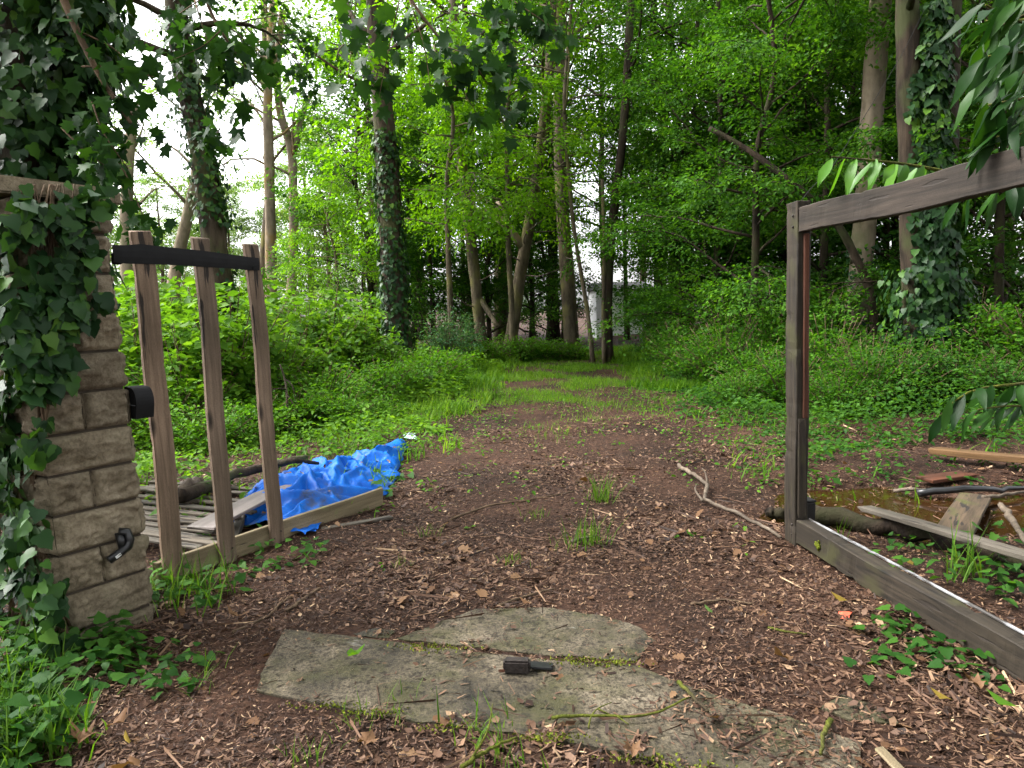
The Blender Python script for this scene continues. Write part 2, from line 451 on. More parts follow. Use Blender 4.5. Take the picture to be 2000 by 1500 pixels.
def unit(a):
    return a / np.maximum(np.linalg.norm(a, axis=-1, keepdims=True), 1e-9)
def leaves(name, P, D, N, size, tpl='rhomb', wmul=None):
    """leaf i: stem at P[i], pointing along D[i], upper side N[i], length size[i]"""
    T, faces = TPL[tpl]
    D = unit(D); X = unit(np.cross(D, N)); Z = np.cross(X, D)
    s = np.asarray(size)[:, None, None]
    tx = T[None, :, 0:1] * (1 if wmul is None else np.asarray(wmul)[:, None, None])
    V = P[:, None, :] + s * (tx * X[:, None, :] + T[None, :, 1:2] * D[:, None, :] + T[None, :, 2:3] * Z[:, None, :])
    return fast_mesh(name, V.reshape(-1, 3), len(T), faces, len(P))

def sprays(rg, O, D, L, K, spread=0.45, droop=0.25, jit=0.35, up=0.9):
    """leaves set left and right along short twigs: returns P, D, N"""
    M = len(O)
    D = unit(D)
    upv = np.array([0, 0, 1.0]) * up + rg.normal(0, 0.3, (M, 3))
    side = unit(np.cross(D, upv))
    nrm = unit(np.cross(side, D))
    tt = (np.arange(K) + 0.5) / K
    tt = tt[None, :] + rg.normal(0, 0.5 / K, (M, K))
    sg = np.where(np.arange(K) % 2 == 0, 1.0, -1.0)[None, :] * np.ones((M, 1))
    Lk = np.asarray(L)[:, None] * np.ones((1, K))
    P = O[:, None, :] + D[:, None, :] * (tt * Lk)[..., None] + side[:, None, :] * (sg * rg.uniform(0, spread, (M, K)) * Lk * (1.1 - tt))[..., None]
    P[..., 2] -= droop * Lk * tt ** 2
    P += rg.normal(0, 0.06, P.shape) * Lk[..., None]
    LD = D[:, None, :] * 0.7 + side[:, None, :] * (sg * 0.9)[..., None] + rg.normal(0, jit, P.shape)
    LD[..., 2] -= 0.25
    LN = nrm[:, None, :] + rg.normal(0, jit, P.shape)
    return P.reshape(-1, 3), LD.reshape(-1, 3), LN.reshape(-1, 3)

def tube(mb, pts, rad, sides=8, rough=0.0, seed=0, cap=True):
    pts = [Vector(p) for p in pts]
    n = len(pts)
    verts = []; faces = []
    ref = Vector((1, 0.13, 0.07))
    for i, p in enumerate(pts):
        d = (pts[min(i + 1, n - 1)] - pts[max(i - 1, 0)]).normalized()
        a = (ref - d * ref.dot(d))
        if a.length < 0.05:
            a = Vector((0, 1, 0)) - d * d.y
        a.normalize(); b = d.cross(a)
        ref = a
        for k in range(sides):
            an = 2 * math.pi * k / sides
            rr_ = rad[i]
            if rough:
                q = p * 2.5 + Vector((math.cos(an), math.sin(an), 0)) * 1.3 + Vector((seed, seed * 0.7, 0))
                rr_ *= 1 + rough * mnoise.noise(q)
            verts.append(p + (a * math.cos(an) + b * math.sin(an)) * rr_)
    for i in range(n - 1):
        for k in range(sides):
            k2 = (k + 1) % sides
            faces.append((i * sides + k, i * sides + k2, (i + 1) * sides + k2, (i + 1) * sides + k))
    if cap:
        faces.append(tuple(range(sides - 1, -1, -1)))
        faces.append(tuple((n - 1) * sides + k for k in range(sides)))
    mb.add(verts, faces)

def resample(pts, n):
    pts = np.array(pts, float)
    seg = np.linalg.norm(np.diff(pts, axis=0), axis=1)
    cum = np.concatenate([[0], np.cumsum(seg)])
    t = np.linspace(0, cum[-1], n)
    # catmull-rom like smoothing by linear interpolation followed by averaging
    out = np.stack([np.interp(t, cum, pts[:, k]) for k in range(3)], 1)
    for _ in range(2):
        out[1:-1] = 0.25 * out[:-2] + 0.5 * out[1:-1] + 0.25 * out[2:]
    return out

# ------------------------------------------------------------------ object helpers
def obj(name, me, mat=None, parent=None, loc=None, kind=None):
    o = bpy.data.objects.new(name, me)
    if mat and me is not None and not me.materials:
        me.materials.append(MAT[mat])
    COL.objects.link(o)
    if parent is not None:
        o.parent = parent
    if loc is not None:
        o.location = loc
    if kind:
        o['kind'] = kind
    return o
def tag(o, label, cat, group=None):
    o['label'] = label; o['category'] = cat
    if group:
        o['group'] = group
    return o
def thing(name, label, cat, loc=(0, 0, 0), rotz=0.0, group=None):
    o = obj(name, None, loc=loc)
    o.rotation_euler = (0, 0, rotz)
    o.empty_display_size = 0.2
    return tag(o, label, cat, group)
def copy_thing(src, loc, rotz, scale=(1, 1, 1), label=None, group=None):
    c = src.copy(); COL.objects.link(c)
    c.location = loc; c.rotation_euler = (0, 0, rotz); c.scale = scale
    if label: c['label'] = label
    if group: c['group'] = group
    for ch in src.children:
        k = ch.copy(); COL.objects.link(k); k.parent = c
        for g2 in ch.children:
            k2 = g2.copy(); COL.objects.link(k2); k2.parent = k
    return c
def frame_matrix(o, x, y, z):
    m_ = Matrix.Identity(4)
    for i in range(3):
        m_[i][0], m_[i][1], m_[i][2], m_[i][3] = x[i], y[i], z[i], o[i]
    return m_
def board_mesh(name, L, W, T, bev=0.004, cuts=10, warp=0.004, seed=0, rag=0.0, chip=0.0):
    """sawn board: length on X from 0, width on Y (centred), thickness on Z (centred); a little warped, chipped ends"""
    bm = bmesh.new()
    bmesh.ops.create_cube(bm, size=1)
    for v in bm.verts:
        v.co = Vector(((v.co.x + 0.5) * L, v.co.y * W, v.co.z * T))
    bmesh.ops.bevel(bm, geom=[e for e in bm.edges], offset=bev, segments=1, affect='EDGES')
    for i in range(1, cuts):
        geom = bm.verts[:] + bm.edges[:] + bm.faces[:]
        bmesh.ops.bisect_plane(bm, geom=geom, plane_co=(L * i / cuts, 0, 0), plane_no=(1, 0, 0))
    for v in bm.verts:
        x = v.co.x
        q = Vector((x * 1.3 + seed * 7.1, seed, 0))
        v.co.y += warp * mnoise.noise(q) * 2
        v.co.z += warp * mnoise.noise(q + Vector((0, 9, 3))) * 2
        e = Vector((x * 9 + seed, v.co.y * 30, v.co.z * 30))
        v.co.y *= 1 + 0.02 * mnoise.noise(e)
        if chip:
            nz_ = mnoise.noise(Vector((x * 11 + seed * 3, math.copysign(5, v.co.y), math.copysign(3, v.co.z)))) + 0.5 * mnoise.noise(Vector((x * 37, math.copysign(5, v.co.y), math.copysign(3, v.co.z) + seed)))
            if nz_ > 0.12:
                v.co.y -= math.copysign(min((nz_ - 0.12) * chip, chip * 0.6), v.co.y); v.co.z -= math.copysign(min((nz_ - 0.12) * chip, chip * 0.6), v.co.z)
        if rag and (x < 0.02 or x > L - 0.02):
            v.co.x += rag * mnoise.noise(Vector((v.co.y * 40 + seed, v.co.z * 40, x)))
    me = bpy.data.meshes.new(name)
    bm.to_mesh(me); bm.free()
    return me
def board(name, mat, a, b, W, T, up, parent=None, seed=0, **kw):
    """a board from a to b; its width direction lies closest to `up`"""
    a = np.array(a, float); b = np.array(b, float)
    x = b - a; L = np.linalg.norm(x); x /= L
    y = np.array(up, float); y -= x * (y @ x); y /= np.linalg.norm(y)
    z = np.cross(x, y)
    o = obj(name, board_mesh(name, L, W, T, seed=seed, **kw), mat, parent)
    o.matrix_local = frame_matrix(a, x, y, z)
    return o
def leaf_objects(parent, name, mat, P, D, N, size, tpl):
    """separate leaf parts that share three leaf meshes"""
    D = unit(D); X = unit(np.cross(D, N)); Z = np.cross(X, D)
    ms = []
    for k in range(3):
        Tv, fs = TPL[tpl]
        vv = Tv.copy(); rg = np.random.default_rng(k + 40)
        vv[:, 2] += 0.07 * np.sin(vv[:, 1] * 4 + k * 2) + 0.10 * vv[:, 0] * (k - 1)
        vv[:, :2] *= 1 + rg.normal(0, 0.05, vv[:, :2].shape)
        me = bpy.data.meshes.new(name); me.from_pydata([tuple(q) for q in vv], [], fs)
        me.polygons.foreach_set('use_smooth', [True] * len(me.polygons))
        me.materials.append(MAT[mat]); ms.append(me)
    for i in range(len(P)):
        o = bpy.data.objects.new(name, ms[i % 3]); COL.objects.link(o); o.parent = parent
        s = size[i]
        o.matrix_local = frame_matrix(P[i], X[i] * s, D[i] * s, Z[i] * s)

# ------------------------------------------------------------------ ground
def path_c(y):
    return 0.52 + np.maximum(0, y - 6) * 0.075
def path_hw(y):
    return np.clip(1.55 - 0.02 * (y - 5), 0.9, 1.6)
PUD = G(1800, 985)
def off_path(x, y):
    """0 on the worn path and around the gateway, 1 well into the growth"""
    d = np.abs(x - path_c(y)) - path_hw(y) + 0.22 * np.sin(1.9 * y + x) + 0.12 * np.sin(4.3 * y + 1)
    a = np.clip(d / 0.7, 0, 1)
    near = np.clip((y - 4.6 + 0.25 * np.sin(3 * x)) / 0.9, 0, 1)
    return a * near
def gh(x, y):
    x = np.asarray(x, float); y = np.asarray(y, float)
    z = 0.010 + 0.006 * np.sin(3.1 * x + 1.2 * y) + 0.006 * np.sin(5.3 * y - 2.2 * x) + 0.004 * np.sin(11 * x) * np.sin(9.7 * y)
    z = z + off_path(x, y) * (0.05 + 0.035 * np.sin(0.9 * x + 0.4) * np.sin(0.8 * y) + 0.03 * np.clip(np.abs(x) - 4, 0, 8))
    z = z + 0.012 * np.clip(y - 18, 0, 60) * np.clip(np.abs(x - 4) / 6, 0, 1)
    bed = np.clip(2.2 - 2.2 * np.maximum(np.abs(x - 0.1) / 1.5, np.abs(y - 2.8) / 1.1), 0, 1)   # level bed under the slab
    z = z * (1 - bed) + np.minimum(z, 0.009) * bed
    e = ((x - PUD[0]) / 1.25) ** 2 + ((y - PUD[1]) / 0.85) ** 2
    e2 = e + 0.35 * np.sin(4 * x + 1) * np.sin(5 * y)
    z = z - 0.11 * np.clip(1.1 - e2, 0, 1)
    return z
xs = np.concatenate([np.linspace(-160, -10, 30)[:-1], np.linspace(-10, -4, 30)[:-1], np.linspace(-4, 5, 110)[:-1], np.linspace(5, 12, 35)[:-1], np.linspace(12, 160, 30)])
ys = np.concatenate([np.linspace(-60, 0, 14)[:-1], np.linspace(0, 12, 130)[:-1], np.linspace(12, 30, 60)[:-1], np.linspace(30, 260, 40)])
XX, YY = np.meshgrid(xs, ys)
V = np.stack([XX, YY, gh(XX, YY)], -1).reshape(-1, 3)
nx, ny = len(xs), len(ys)
ii = (np.arange(ny - 1)[:, None] * nx + np.arange(nx - 1)[None, :]).ravel()
me = bpy.data.meshes.new('ground')
me.from_pydata(V.tolist(), [], np.stack([ii, ii + 1, ii + nx + 1, ii + nx], 1).tolist())
me.polygons.foreach_set('use_smooth', [True] * len(me.polygons))
obj('ground', me, 'forest_floor', kind='structure')

# puddle: a level sheet, its shore is where the ground dips under it
mb = MB()
N = 40
mb.add([(PUD[0], PUD[1], -0.022)] + [(PUD[0] + 1.75 * math.cos(2 * math.pi * k / N), PUD[1] + 1.2 * math.sin(2 * math.pi * k / N), -0.022) for k in range(N)],
       [(0, 1 + k, 1 + (k + 1) % N) for k in range(N)])
obj('puddle', mb.mesh('puddle', False), 'puddle_water', kind='structure')

# ------------------------------------------------------------------ concrete slab across the gateway
def in_poly(x, y, poly):
    n = len(poly); ins = np.zeros(np.shape(x), bool); j = n - 1
    for i in range(n):
        xi, yi = poly[i][0], poly[i][1]; xj, yj = poly[j][0], poly[j][1]
        c = ((yi > y) != (yj > y)) & (x < (xj - xi) * (y - yi) / (yj - yi + 1e-12) + xi)
        ins ^= c; j = i
    return ins
SLABS = []
def slab_piece(parent, px, z0, amp, seed):
    P0 = [G(a, b, z0) for a, b in px]
    pts = []
    for a, b in zip(P0, P0[1:] + P0[:1]):
        n = max(2, int(np.linalg.norm(b - a) / 0.02))
        for k in range(n):
            p = a + (b - a) * k / n
            q = Vector((p[0] * 9 + seed, p[1] * 9, seed)); q2 = q * 3.3
            pts.append((p[0] + amp * (mnoise.noise(q) + 0.5 * mnoise.noise(q2)), p[1] + amp * (mnoise.noise(q + Vector((5, 2, 1))) + 0.5 * mnoise.noise(q2 + Vector((1, 7, 3))))))
    SLABS.append(pts)
    bm = bmesh.new()
    # top sheet: fine grid clipped to the outline so that the surface can be uneven
    vs = [bm.verts.new((x, y, 0)) for x, y in pts]
    f = bm.faces.new(vs)
    r_ = bmesh.ops.extrude_face_region(bm, geom=[f])
    for v in [g_ for g_ in r_['geom'] if isinstance(g_, bmesh.types.BMVert)]:
        v.co.z = 1
    bmesh.ops.recalc_face_normals(bm, faces=bm.faces[:])
    bmesh.ops.triangulate(bm, faces=[q for q in bm.faces if len(q.verts) > 4])
    for v in bm.verts:
        n_ = mnoise.noise(Vector((v.co.x * 14, v.co.y * 14, seed)))
        v.co.z = z0 + 0.005 * n_ if v.co.z > 0.5 else -0.08
    me = bpy.data.meshes.new('slab_piece'); bm.to_mesh(me); bm.free()
    return obj('slab_piece', me, 'concrete', parent)
sl = thing('concrete_slab', 'worn grey concrete slab sunk in the litter across the gateway', 'slab')
slab_piece(sl, [(555, 1228), (620, 1235), (700, 1246), (800, 1257), (960, 1277), (1100, 1291), (1245, 1300), (1330, 1335), (1420, 1365), (1520, 1392), (1680, 1450), (1700, 1600), (1400, 1580),
                (1330, 1500), (1245, 1478), (1060, 1438), (900, 1418), (780, 1402), (690, 1385), (600, 1367), (500, 1350), (520, 1298)], 0.018, 0.012, 3)
slab_piece(sl, [(775, 1247), (800, 1238), (850, 1216), (930, 1190), (1060, 1186), (1190, 1204), (1250, 1226), (1278, 1250), (1243, 1290), (1100, 1281), (960, 1267)], 0.013, 0.014, 11)
slab_piece(sl, [(1600, 1380), (1645, 1355), (1740, 1388), (1755, 1412), (1660, 1405)], 0.014, 0.012, 17)
slab_piece(sl, [(690, 1236), (735, 1226), (772, 1232), (760, 1244), (705, 1243)], 0.014, 0.01, 23)

# gate stop on the slab
gs = thing('gate_stop', 'black rusty iron gate stop lying on the concrete slab', 'gate stop', tuple(G(1010, 1312, 0.022)))
mb = MB()
def box_mesh(name, sx, sy, sz, bev=0.004, seg=2):
    bm = bmesh.new(); bmesh.ops.create_cube(bm, size=1)
    for v in bm.verts:
        v.co = Vector((v.co.x * sx, v.co.y * sy, (v.co.z + 0.5) * sz))
    bmesh.ops.bevel(bm, geom=bm.edges[:], offset=bev, segments=seg, affect='EDGES')
    me = bpy.data.meshes.new(name); bm.to_mesh(me); bm.free(); return me
o = obj('block', box_mesh('block', 0.11, 0.05, 0.055, 0.008), 'rust_black', gs); o.rotation_euler = (0, 0, -0.1)
o = obj('tab', box_mesh('tab', 0.10, 0.055, 0.008, 0.003), 'black_metal', gs, loc=(0.10, 0.03, 0.004)); o.rotation_euler = (0, 0.05, -0.1)
o = obj('pin', box_mesh('pin', 0.03, 0.012, 0.012, 0.004), 'wood_red', gs, loc=(-0.062, -0.012, 0.006))

# ------------------------------------------------------------------ stone gate pillar
PB = G(136, 1272); PC = G(302, 1208)
e1 = PC - PB; e1[2] = 0; PL = np.linalg.norm(e1); e1 /= PL
e2 = np.array([-e1[1], e1[0], 0])
PW = PL                          # square pillar
CH = 0.183
zb = 0.075
ztop = zb + 10.75 * CH
# lean so that the far edge passes photo pixel (213, 470)
best = min(((abs(project(PC + np.array([l * 1.85, 0, 1.85]))[0] - 214), l) for l in np.linspace(-0.12, 0.05, 86)))
LEAN = best[1]
def pil(a, b, z):                # a along the gateway face from the near corner, b to the left, z up
    return PB + e1 * a + e2 * b + np.array([LEAN * z, 0, z])
pillar = thing('stone_pillar', 'pale split stone gate pillar half covered by ivy on the left', 'pillar', tuple(PB))
def stone_block(a0, a1, b0, b1, z0, z1, seed):
    """split-faced block: each outer face bulges and breaks, edges stay near the joint"""
    n = 18
    mb = MB()
    def face(fn, nrm, ua, ub, k):
        vs = []; fs = []
        for i in range(n + 1):
            for j in range(n + 1):
                s, t_ = i / n, j / n
                p = np.array(fn(s, t_), float)
                md = min(min(s, 1 - s) * ua, min(t_, 1 - t_) * ub)
                mask = min(1, md / 0.016) ** 0.6
                q = Vector(p * 9.0) + Vector((seed * 3.7, k * 2.1, seed))
                h = 0.020 + 0.030 * mnoise.noise(q) + 0.026 * abs(mnoise.noise(q * 2.3)) + 0.014 * mnoise.noise(q * 5.0)
                edge = 0.006 * mnoise.noise(q * 1.7)
                vs.append(p + np.array(nrm) * (mask * max(h, -0.004) + edge))
        for i in range(n):
            for j in range(n):
                fs.append((i * (n + 1) + j, (i + 1) * (n + 1) + j, (i + 1) * (n + 1) + j + 1, i * (n + 1) + j + 1))
        mb.add(vs, fs)
    g_ = 0.0065
    a0 += g_; b0 += g_; z0 += g_; a1 -= g_; b1 -= g_; z1 -= g_
    A, B_, Zz = a1 - a0, b1 - b0, z1 - z0
    P_ = lambda a, b, z: pil(a, b, z) - PB
    n1 = tuple(-e2); n2 = tuple(-e1); n3 = tuple(e1); n4 = tuple(e2)
    face(lambda s, t_: P_(a0 + A * s, b0, z0 + Zz * t_), n1, A, Zz, 0)       # towards the gateway
    face(lambda s, t_: P_(a0, b1 - B_ * s, z0 + Zz * t_), n2, B_, Zz, 1)     # towards the camera
    face(lambda s, t_: P_(a1, b0 + B_ * s, z0 + Zz * t_), n3, B_, Zz, 2)
    face(lambda s, t_: P_(a1 - A * s, b1, z0 + Zz * t_), n4, A, Zz, 3)
    c = [P_(a0, b0, z1), P_(a1, b0, z1), P_(a1, b1, z1), P_(a0, b1, z1)]
    mb.add(c, [(0, 1, 2, 3)])
    c = [P_(a0, b0, z0), P_(a1, b0, z0), P_(a1, b1, z0), P_(a0, b1, z0)]
    mb.add(c, [(3, 2, 1, 0)])
    me = mb.mesh('stone_block')
    obj('stone_block', me, 'stone', pillar)
zz = [-0.1, zb] + [zb + CH * (k + 1) for k in range(10)] + [ztop]
for k in range(len(zz) - 1):
    if k % 2:
        h = PW * 0.52
        stone_block(0, PL, 0, h, zz[k], zz[k + 1], k * 2 + 1); stone_block(0, PL, h, PW, zz[k], zz[k + 1], k * 2 + 2)
    else:
        h = PL * 0.48
        stone_block(0, h, 0, PW, zz[k], zz[k + 1], k * 2 + 1); stone_block(h, PL, 0, PW, zz[k], zz[k + 1], k * 2 + 2)
mb = MB()
g_ = 0.012
core = [pil(a, b, z) - PB for z in (-0.1, ztop - 0.01) for a, b in ((g_, g_), (PL - g_, g_), (PL - g_, PW - g_), (g_, PW - g_))]
mb.add(core, [(0, 1, 5, 4), (1, 2, 6, 5), (2, 3, 7, 6), (3, 0, 4, 7), (4, 5, 6, 7)])
obj('mortar_core', mb.mesh('mortar_core', False), 'mortar', pillar)
ov = 0.055
bm = bmesh.new()
cv = [bm.verts.new(tuple(pil(a, b, z) - PB)) for z in (ztop + 0.002, ztop + 0.075) for a, b in ((-ov, -ov), (PL + ov, -ov), (PL + ov, PW + ov), (-ov, PW + ov))]
for q in ((0, 1, 5, 4), (1, 2, 6, 5), (2, 3, 7, 6), (3, 0, 4, 7), (4, 5, 6, 7), (3, 2, 1, 0)):
    bm.faces.new([cv[i] for i in q])
bmesh.ops.bevel(bm, geom=bm.edges[:], offset=0.008, segments=2, affect='EDGES')
me = bpy.data.meshes.new('coping'); bm.to_mesh(me); bm.free()
obj('coping', me, 'stone', pillar)

# black keeper on the pillar's gateway face
kp = on_plane(232, 1068, PB - e2 * 0.03, e2)
keep = thing('gate_catch', 'small black gate catch with white sticker on the pillar face', 'gate catch', tuple(kp))
def flat(pts, half, thick, name, mat, parent):
    """a bent strip along pts (in pillar-face coordinates: along, up), standing off the face"""
    mb = MB()
    P_ = [e1 * a + np.array([0, 0, z]) - e2 * o_ for a, z, o_ in pts]
    tube(mb, P_, [half] * len(P_), 6, 0)
    return obj(name, mb.mesh(name), mat, parent)
flat([(0.00, 0.075, 0.01), (0.03, 0.07, 0.03), (0.038, 0.03, 0.035), (0.03, 0.0, 0.03), (-0.005, -0.02, 0.025), (-0.06, -0.045, 0.02)], 0.02, 0.02, 'hook', 'black_metal', keep)
flat([(0.008, 0.07, 0.0), (0.01, 0.03, 0.012), (0.015, -0.01, 0.012)], 0.024, 0.02, 'plate', 'black_metal', keep)
o = obj('sticker', box_mesh('sticker', 0.028, 0.002, 0.014, 0.0005, 1), 'label_white', keep)
o.matrix_local = frame_matrix(e1 * -0.022 - e2 * 0.0415 + np.array([0, 0, -0.036]), unit(e1 + np.array([0, 0, 0.45])), -e2, unit(np.array([0, 0, 1]) - e1 * 0.45))
# black rounded box behind the pillar
bx = pil(PL + 0.012, 0.06, 0) ; bz = on_plane(262, 785, PC, e1)[2]
mb = MB()
ring = []
for k in range(9):
    an = math.pi * (0.5 - k / 8 * 0.62)
    ring.append((0.02 + 0.10 * math.cos(an), 0.055 + 0.085 * math.sin(an) - 0.06))
ring = [(-0.10, 0.085)] + ring[0:] + [(0.085, -0.10), (-0.10, -0.10)]
Q = [(p[0], 0.0, p[1]) for p in ring] + [(p[0], 0.09, p[1]) for p in ring]
n = len(ring)
mb.add(Q, [tuple(range(n))[::-1], tuple(range(n, 2 * n))] + [(i, (i + 1) % n, n + (i + 1) % n, n + i) for i in range(n)])
o = tag(obj('wall_box', mb.mesh('wall_box', False), 'strap_black'), 'black rounded box fixed to the rear of the stone pillar', 'box')
o.matrix_world = frame_matrix(pil(PL + 0.02, 0.02, bz), -e2 * 0.46, e1, (0, 0, 0.85))
lid = MB(); tube(lid, [(-0.10, -0.004, -0.02), (0.10, -0.004, -0.02)], [0.004] * 2, 6); obj('seam', lid.mesh('seam'), 'black_metal', o)

# ------------------------------------------------------------------ left gate leaf: three upright boards on a bottom board
GA = G(322, 1146); GB = G(747, 990)
gd = GB - GA; gd[2] = 0; gl = np.linalg.norm(gd); gd /= gl
gn = np.array([gd[1], -gd[0], 0]);
if gn @ (CAM - GA) < 0: gn = -gn
lgate = thing('left_gate_leaf', 'broken wooden gate leaf of three upright boards beside the stone pillar', 'gate')
board('bottom_board', 'wood_board', GA - gd * 0.05 + [0, 0, 0.085], GB + [0, 0, 0.085], 0.135, 0.032, (0, 0, 1), lgate, seed=3, rag=0.02)
for k, (bp, tp, wd) in enumerate([((342, 1132), (273, 452), 0.118), ((446, 1101), (391, 464), 0.110), ((542, 1066), (490, 477), 0.104)]):
    p0 = on_plane(*bp, GA + gn * 0.034, gn); p1 = on_plane(*tp, GA + gn * 0.034, gn)
    board('slat', 'wood_slat', p0, p1, wd, 0.03, gd, lgate, seed=5 + k, rag=0.02, cuts=40, chip=0.006, warp=0.008)
    for sgn in (-1, 1):
        mbn = MB(); u_ = (0.085 + 0.02 * sgn - p0[2]) / (p1[2] - p0[2]); pn = p0 + (p1 - p0) * max(u_, 0.03) + gd * 0.028 * sgn
        tube(mbn, [pn + gn * 0.012, pn + gn * 0.0175], [0.0045, 0.004], 8); obj('nail', mbn.mesh('nail'), 'rust_black', lgate)
SP = GA + gn * 0.056
def ribbon(name, ctr, half, mat, parent, thick=0.004, nrm=gn):
    """flat strap: ctr points, half-width vectors"""
    mb = MB(); vs = []; n = len(ctr)
    for c, h in zip(ctr, half):
        c = np.array(c); h = np.array(h)
        for s in (-1, -0.33, 0.33, 1):
            vs.append(c + h * s + nrm * thick * (1 if abs(s) < 0.5 else 0.2))
    for c, h in zip(ctr, half):
        c = np.array(c); h = np.array(h)
        for s in (-1, 1):
            vs.append(c + h * s - nrm * thick)
    fs = []
    for i in range(n - 1):
        for k in range(3):
            fs.append((i * 4 + k, (i + 1) * 4 + k, (i + 1) * 4 + k + 1, i * 4 + k + 1))
        a = n * 4 + i * 2
        fs.append((a, a + 1, a + 3, a + 2))
        fs.append((i * 4, a, a + 2, i * 4 + 4)); fs.append((i * 4 + 3, i * 4 + 7, a + 3, a + 1))
    mb.add(vs, fs)
    return obj(name, mb.mesh(name, False), mat, parent)
st = thing('black_strap', 'black strap stretched across the tops of the three gate boards', 'strap')
cp = [on_plane(x, y, SP, gn) for x, y in ((221, 495), (245, 497), (275, 496), (330, 500), (392, 505), (445, 510), (488, 515), (506, 516))]
hw = [(0, 0, q) for q in (0.044, 0.047, 0.052, 0.048, 0.046, 0.042, 0.04, 0.038)]
ribbon('band', cp, hw, 'strap_black', st)
cp2 = [on_plane(x, y, SP - gn * 0.03, gn) for x, y in ((218, 505), (232, 506), (248, 503))]
ribbon('wrap', cp2, [(0, 0, 0.028), (0, 0, 0.03), (0, 0, 0.02)], 'strap_black', st)
cp3 = [on_plane(x, y, SP + gn * (0.004 - 0.02 * i), gn) for i, (x, y) in enumerate(((494, 522), (505, 524), (511, 540)))]
ribbon('loose_end', cp3, [(0, 0, 0.012), (0, 0, 0.014), (0, 0, 0.01)], 'strap_black', st)

# ------------------------------------------------------------------ right gate leaf: an empty frame
RP = G(1547, 1056); RN = G(1985, 1325)
rd = RN - RP; rd[2] = 0; rd /= np.linalg.norm(rd)                 # from the free post towards the hinge side
rn = np.array([-rd[1], rd[0], 0])
if rn @ (CAM - RP) < 0: rn = -rn                                  # rn points to the path side
rgate = thing('right_gate_leaf', 'dark weathered wooden gate frame standing open, its panel gone', 'gate')
RL = 3.05
top = on_plane(1549, 398, RP, rn); pz = top[2]
tl = (top - RP); tl[2] = 0
pc = RP + rd * 0.055
board('post', 'wood_frame_mossy', pc + [0, 0, 0.0], pc + tl + [0, 0, pz], 0.13, 0.085, rd, rgate, seed=21, cuts=50, chip=0.012, warp=0.005)
c2 = pc + rd * RL
board('post', 'wood_frame_mossy', c2, c2 + tl + [0, 0, pz], 0.13, 0.085, rd, rgate, seed=22, cuts=50, chip=0.012, warp=0.005)
za = on_plane(1575, 430, RP, rn)[2]; 
board('top_rail', 'wood_frame', pc + rd * 0.068 + tl * 0.97 + [0, 0, za], c2 - rd * 0.068 + tl * 0.97 + [0, 0, za + 0.01], 0.145, 0.06, (0, 0, 1), rgate, seed=23, cuts=60, chip=0.010, warp=0.008)
br = board('bottom_rail', 'wood_frame_mossy', pc + rd * 0.068 + [0, 0, 0.095], c2 - rd * 0.068 + [0, 0, 0.095], 0.145, 0.095, (0, 0, 1), rgate, seed=24, cuts=70, chip=0.022, warp=0.008)
board('metal_edging', 'paint_worn', pc + rd * 0.07 - rn * 0.040 + [0, 0, 0.176], c2 - rd * 0.07 - rn * 0.040 + [0, 0, 0.176], 0.012, 0.014, (0, 0, 1), rgate, seed=25, bev=0.003, warp=0.003, cuts=24)
board('red_strip', 'wood_red', pc + rd * 0.076 - rn * 0.012 + tl * 0.35 + [0, 0, 0.80], pc + rd * 0.076 - rn * 0.012 + tl * 0.9 + [0, 0, za - 0.075], 0.032, 0.018, rn, rgate, seed=26)
board('broken_strip', 'wood_frame_mossy', pc + rd * 0.074 + rn * 0.012 + [0, 0, 0.20], pc + rd * 0.074 + rn * 0.012 + tl * 0.33 + [0, 0, 0.79], 0.05, 0.014, rn, rgate, seed=27, rag=0.05)
for zz_ in (0.07, 0.13, za - 0.03, za + 0.035):
    mbn = MB(); pn = pc + rd * 0.02 + tl * (zz_ / pz) + np.array([0, 0, zz_])
    tube(mbn, [pn + rn * 0.036, pn + rn * 0.047], [0.008, 0.007], 8); obj('bolt', mbn.mesh('bolt'), 'rust_black', rgate)
mb = MB()
pm_ = on_plane(1598, 1065, RP + rn * 0.045, rn)
for k in range(60):
    a = rng.normal(0, 0.014, 3); a[2] *= 0.8
    s = 0.006 + 0.004 * rng.random()
    p = pm_ + a * [1, 1, 1] - rn * abs(a @ rn)
    tube(mb, [p, p + rn * s + [0, 0, s]], [s, s * 0.4], 5)
obj('moss_clump', mb.mesh('moss_clump'), 'moss', rgate, kind='stuff')
# black stub behind the post
sp_ = G(1571, 1036)
o = tag(obj('ground_post', box_mesh('ground_post', 0.10, 0.10, 0.20, 0.008), 'black_metal', loc=(sp_[0], sp_[1], 0)), 'short black square post in the ground behind the right gate frame', 'post')
o.rotation_euler = (0, 0, 0.15)
cap_ = obj('cap', box_mesh('cap', 0.108, 0.108, 0.014, 0.005), 'strap_black', o, loc=(0, 0, 0.2))
# wire from the post up into the trees
mb = MB()
wp = [top + [0.02, 0, -0.03], top + [0.04, 0.02, 0.03]] + [at(x, y, d) for x, y, d in ((1620, 335, 5.5), (1690, 225, 7), (1760, 110, 8.6), (1805, 20, 10))]
tube(mb, resample(wp, 30), [0.0028] * 30, 5)
tag(obj('wire', mb.mesh('wire'), 'wire'), 'thin dark wire rising from the top of the right gate post', 'wire')

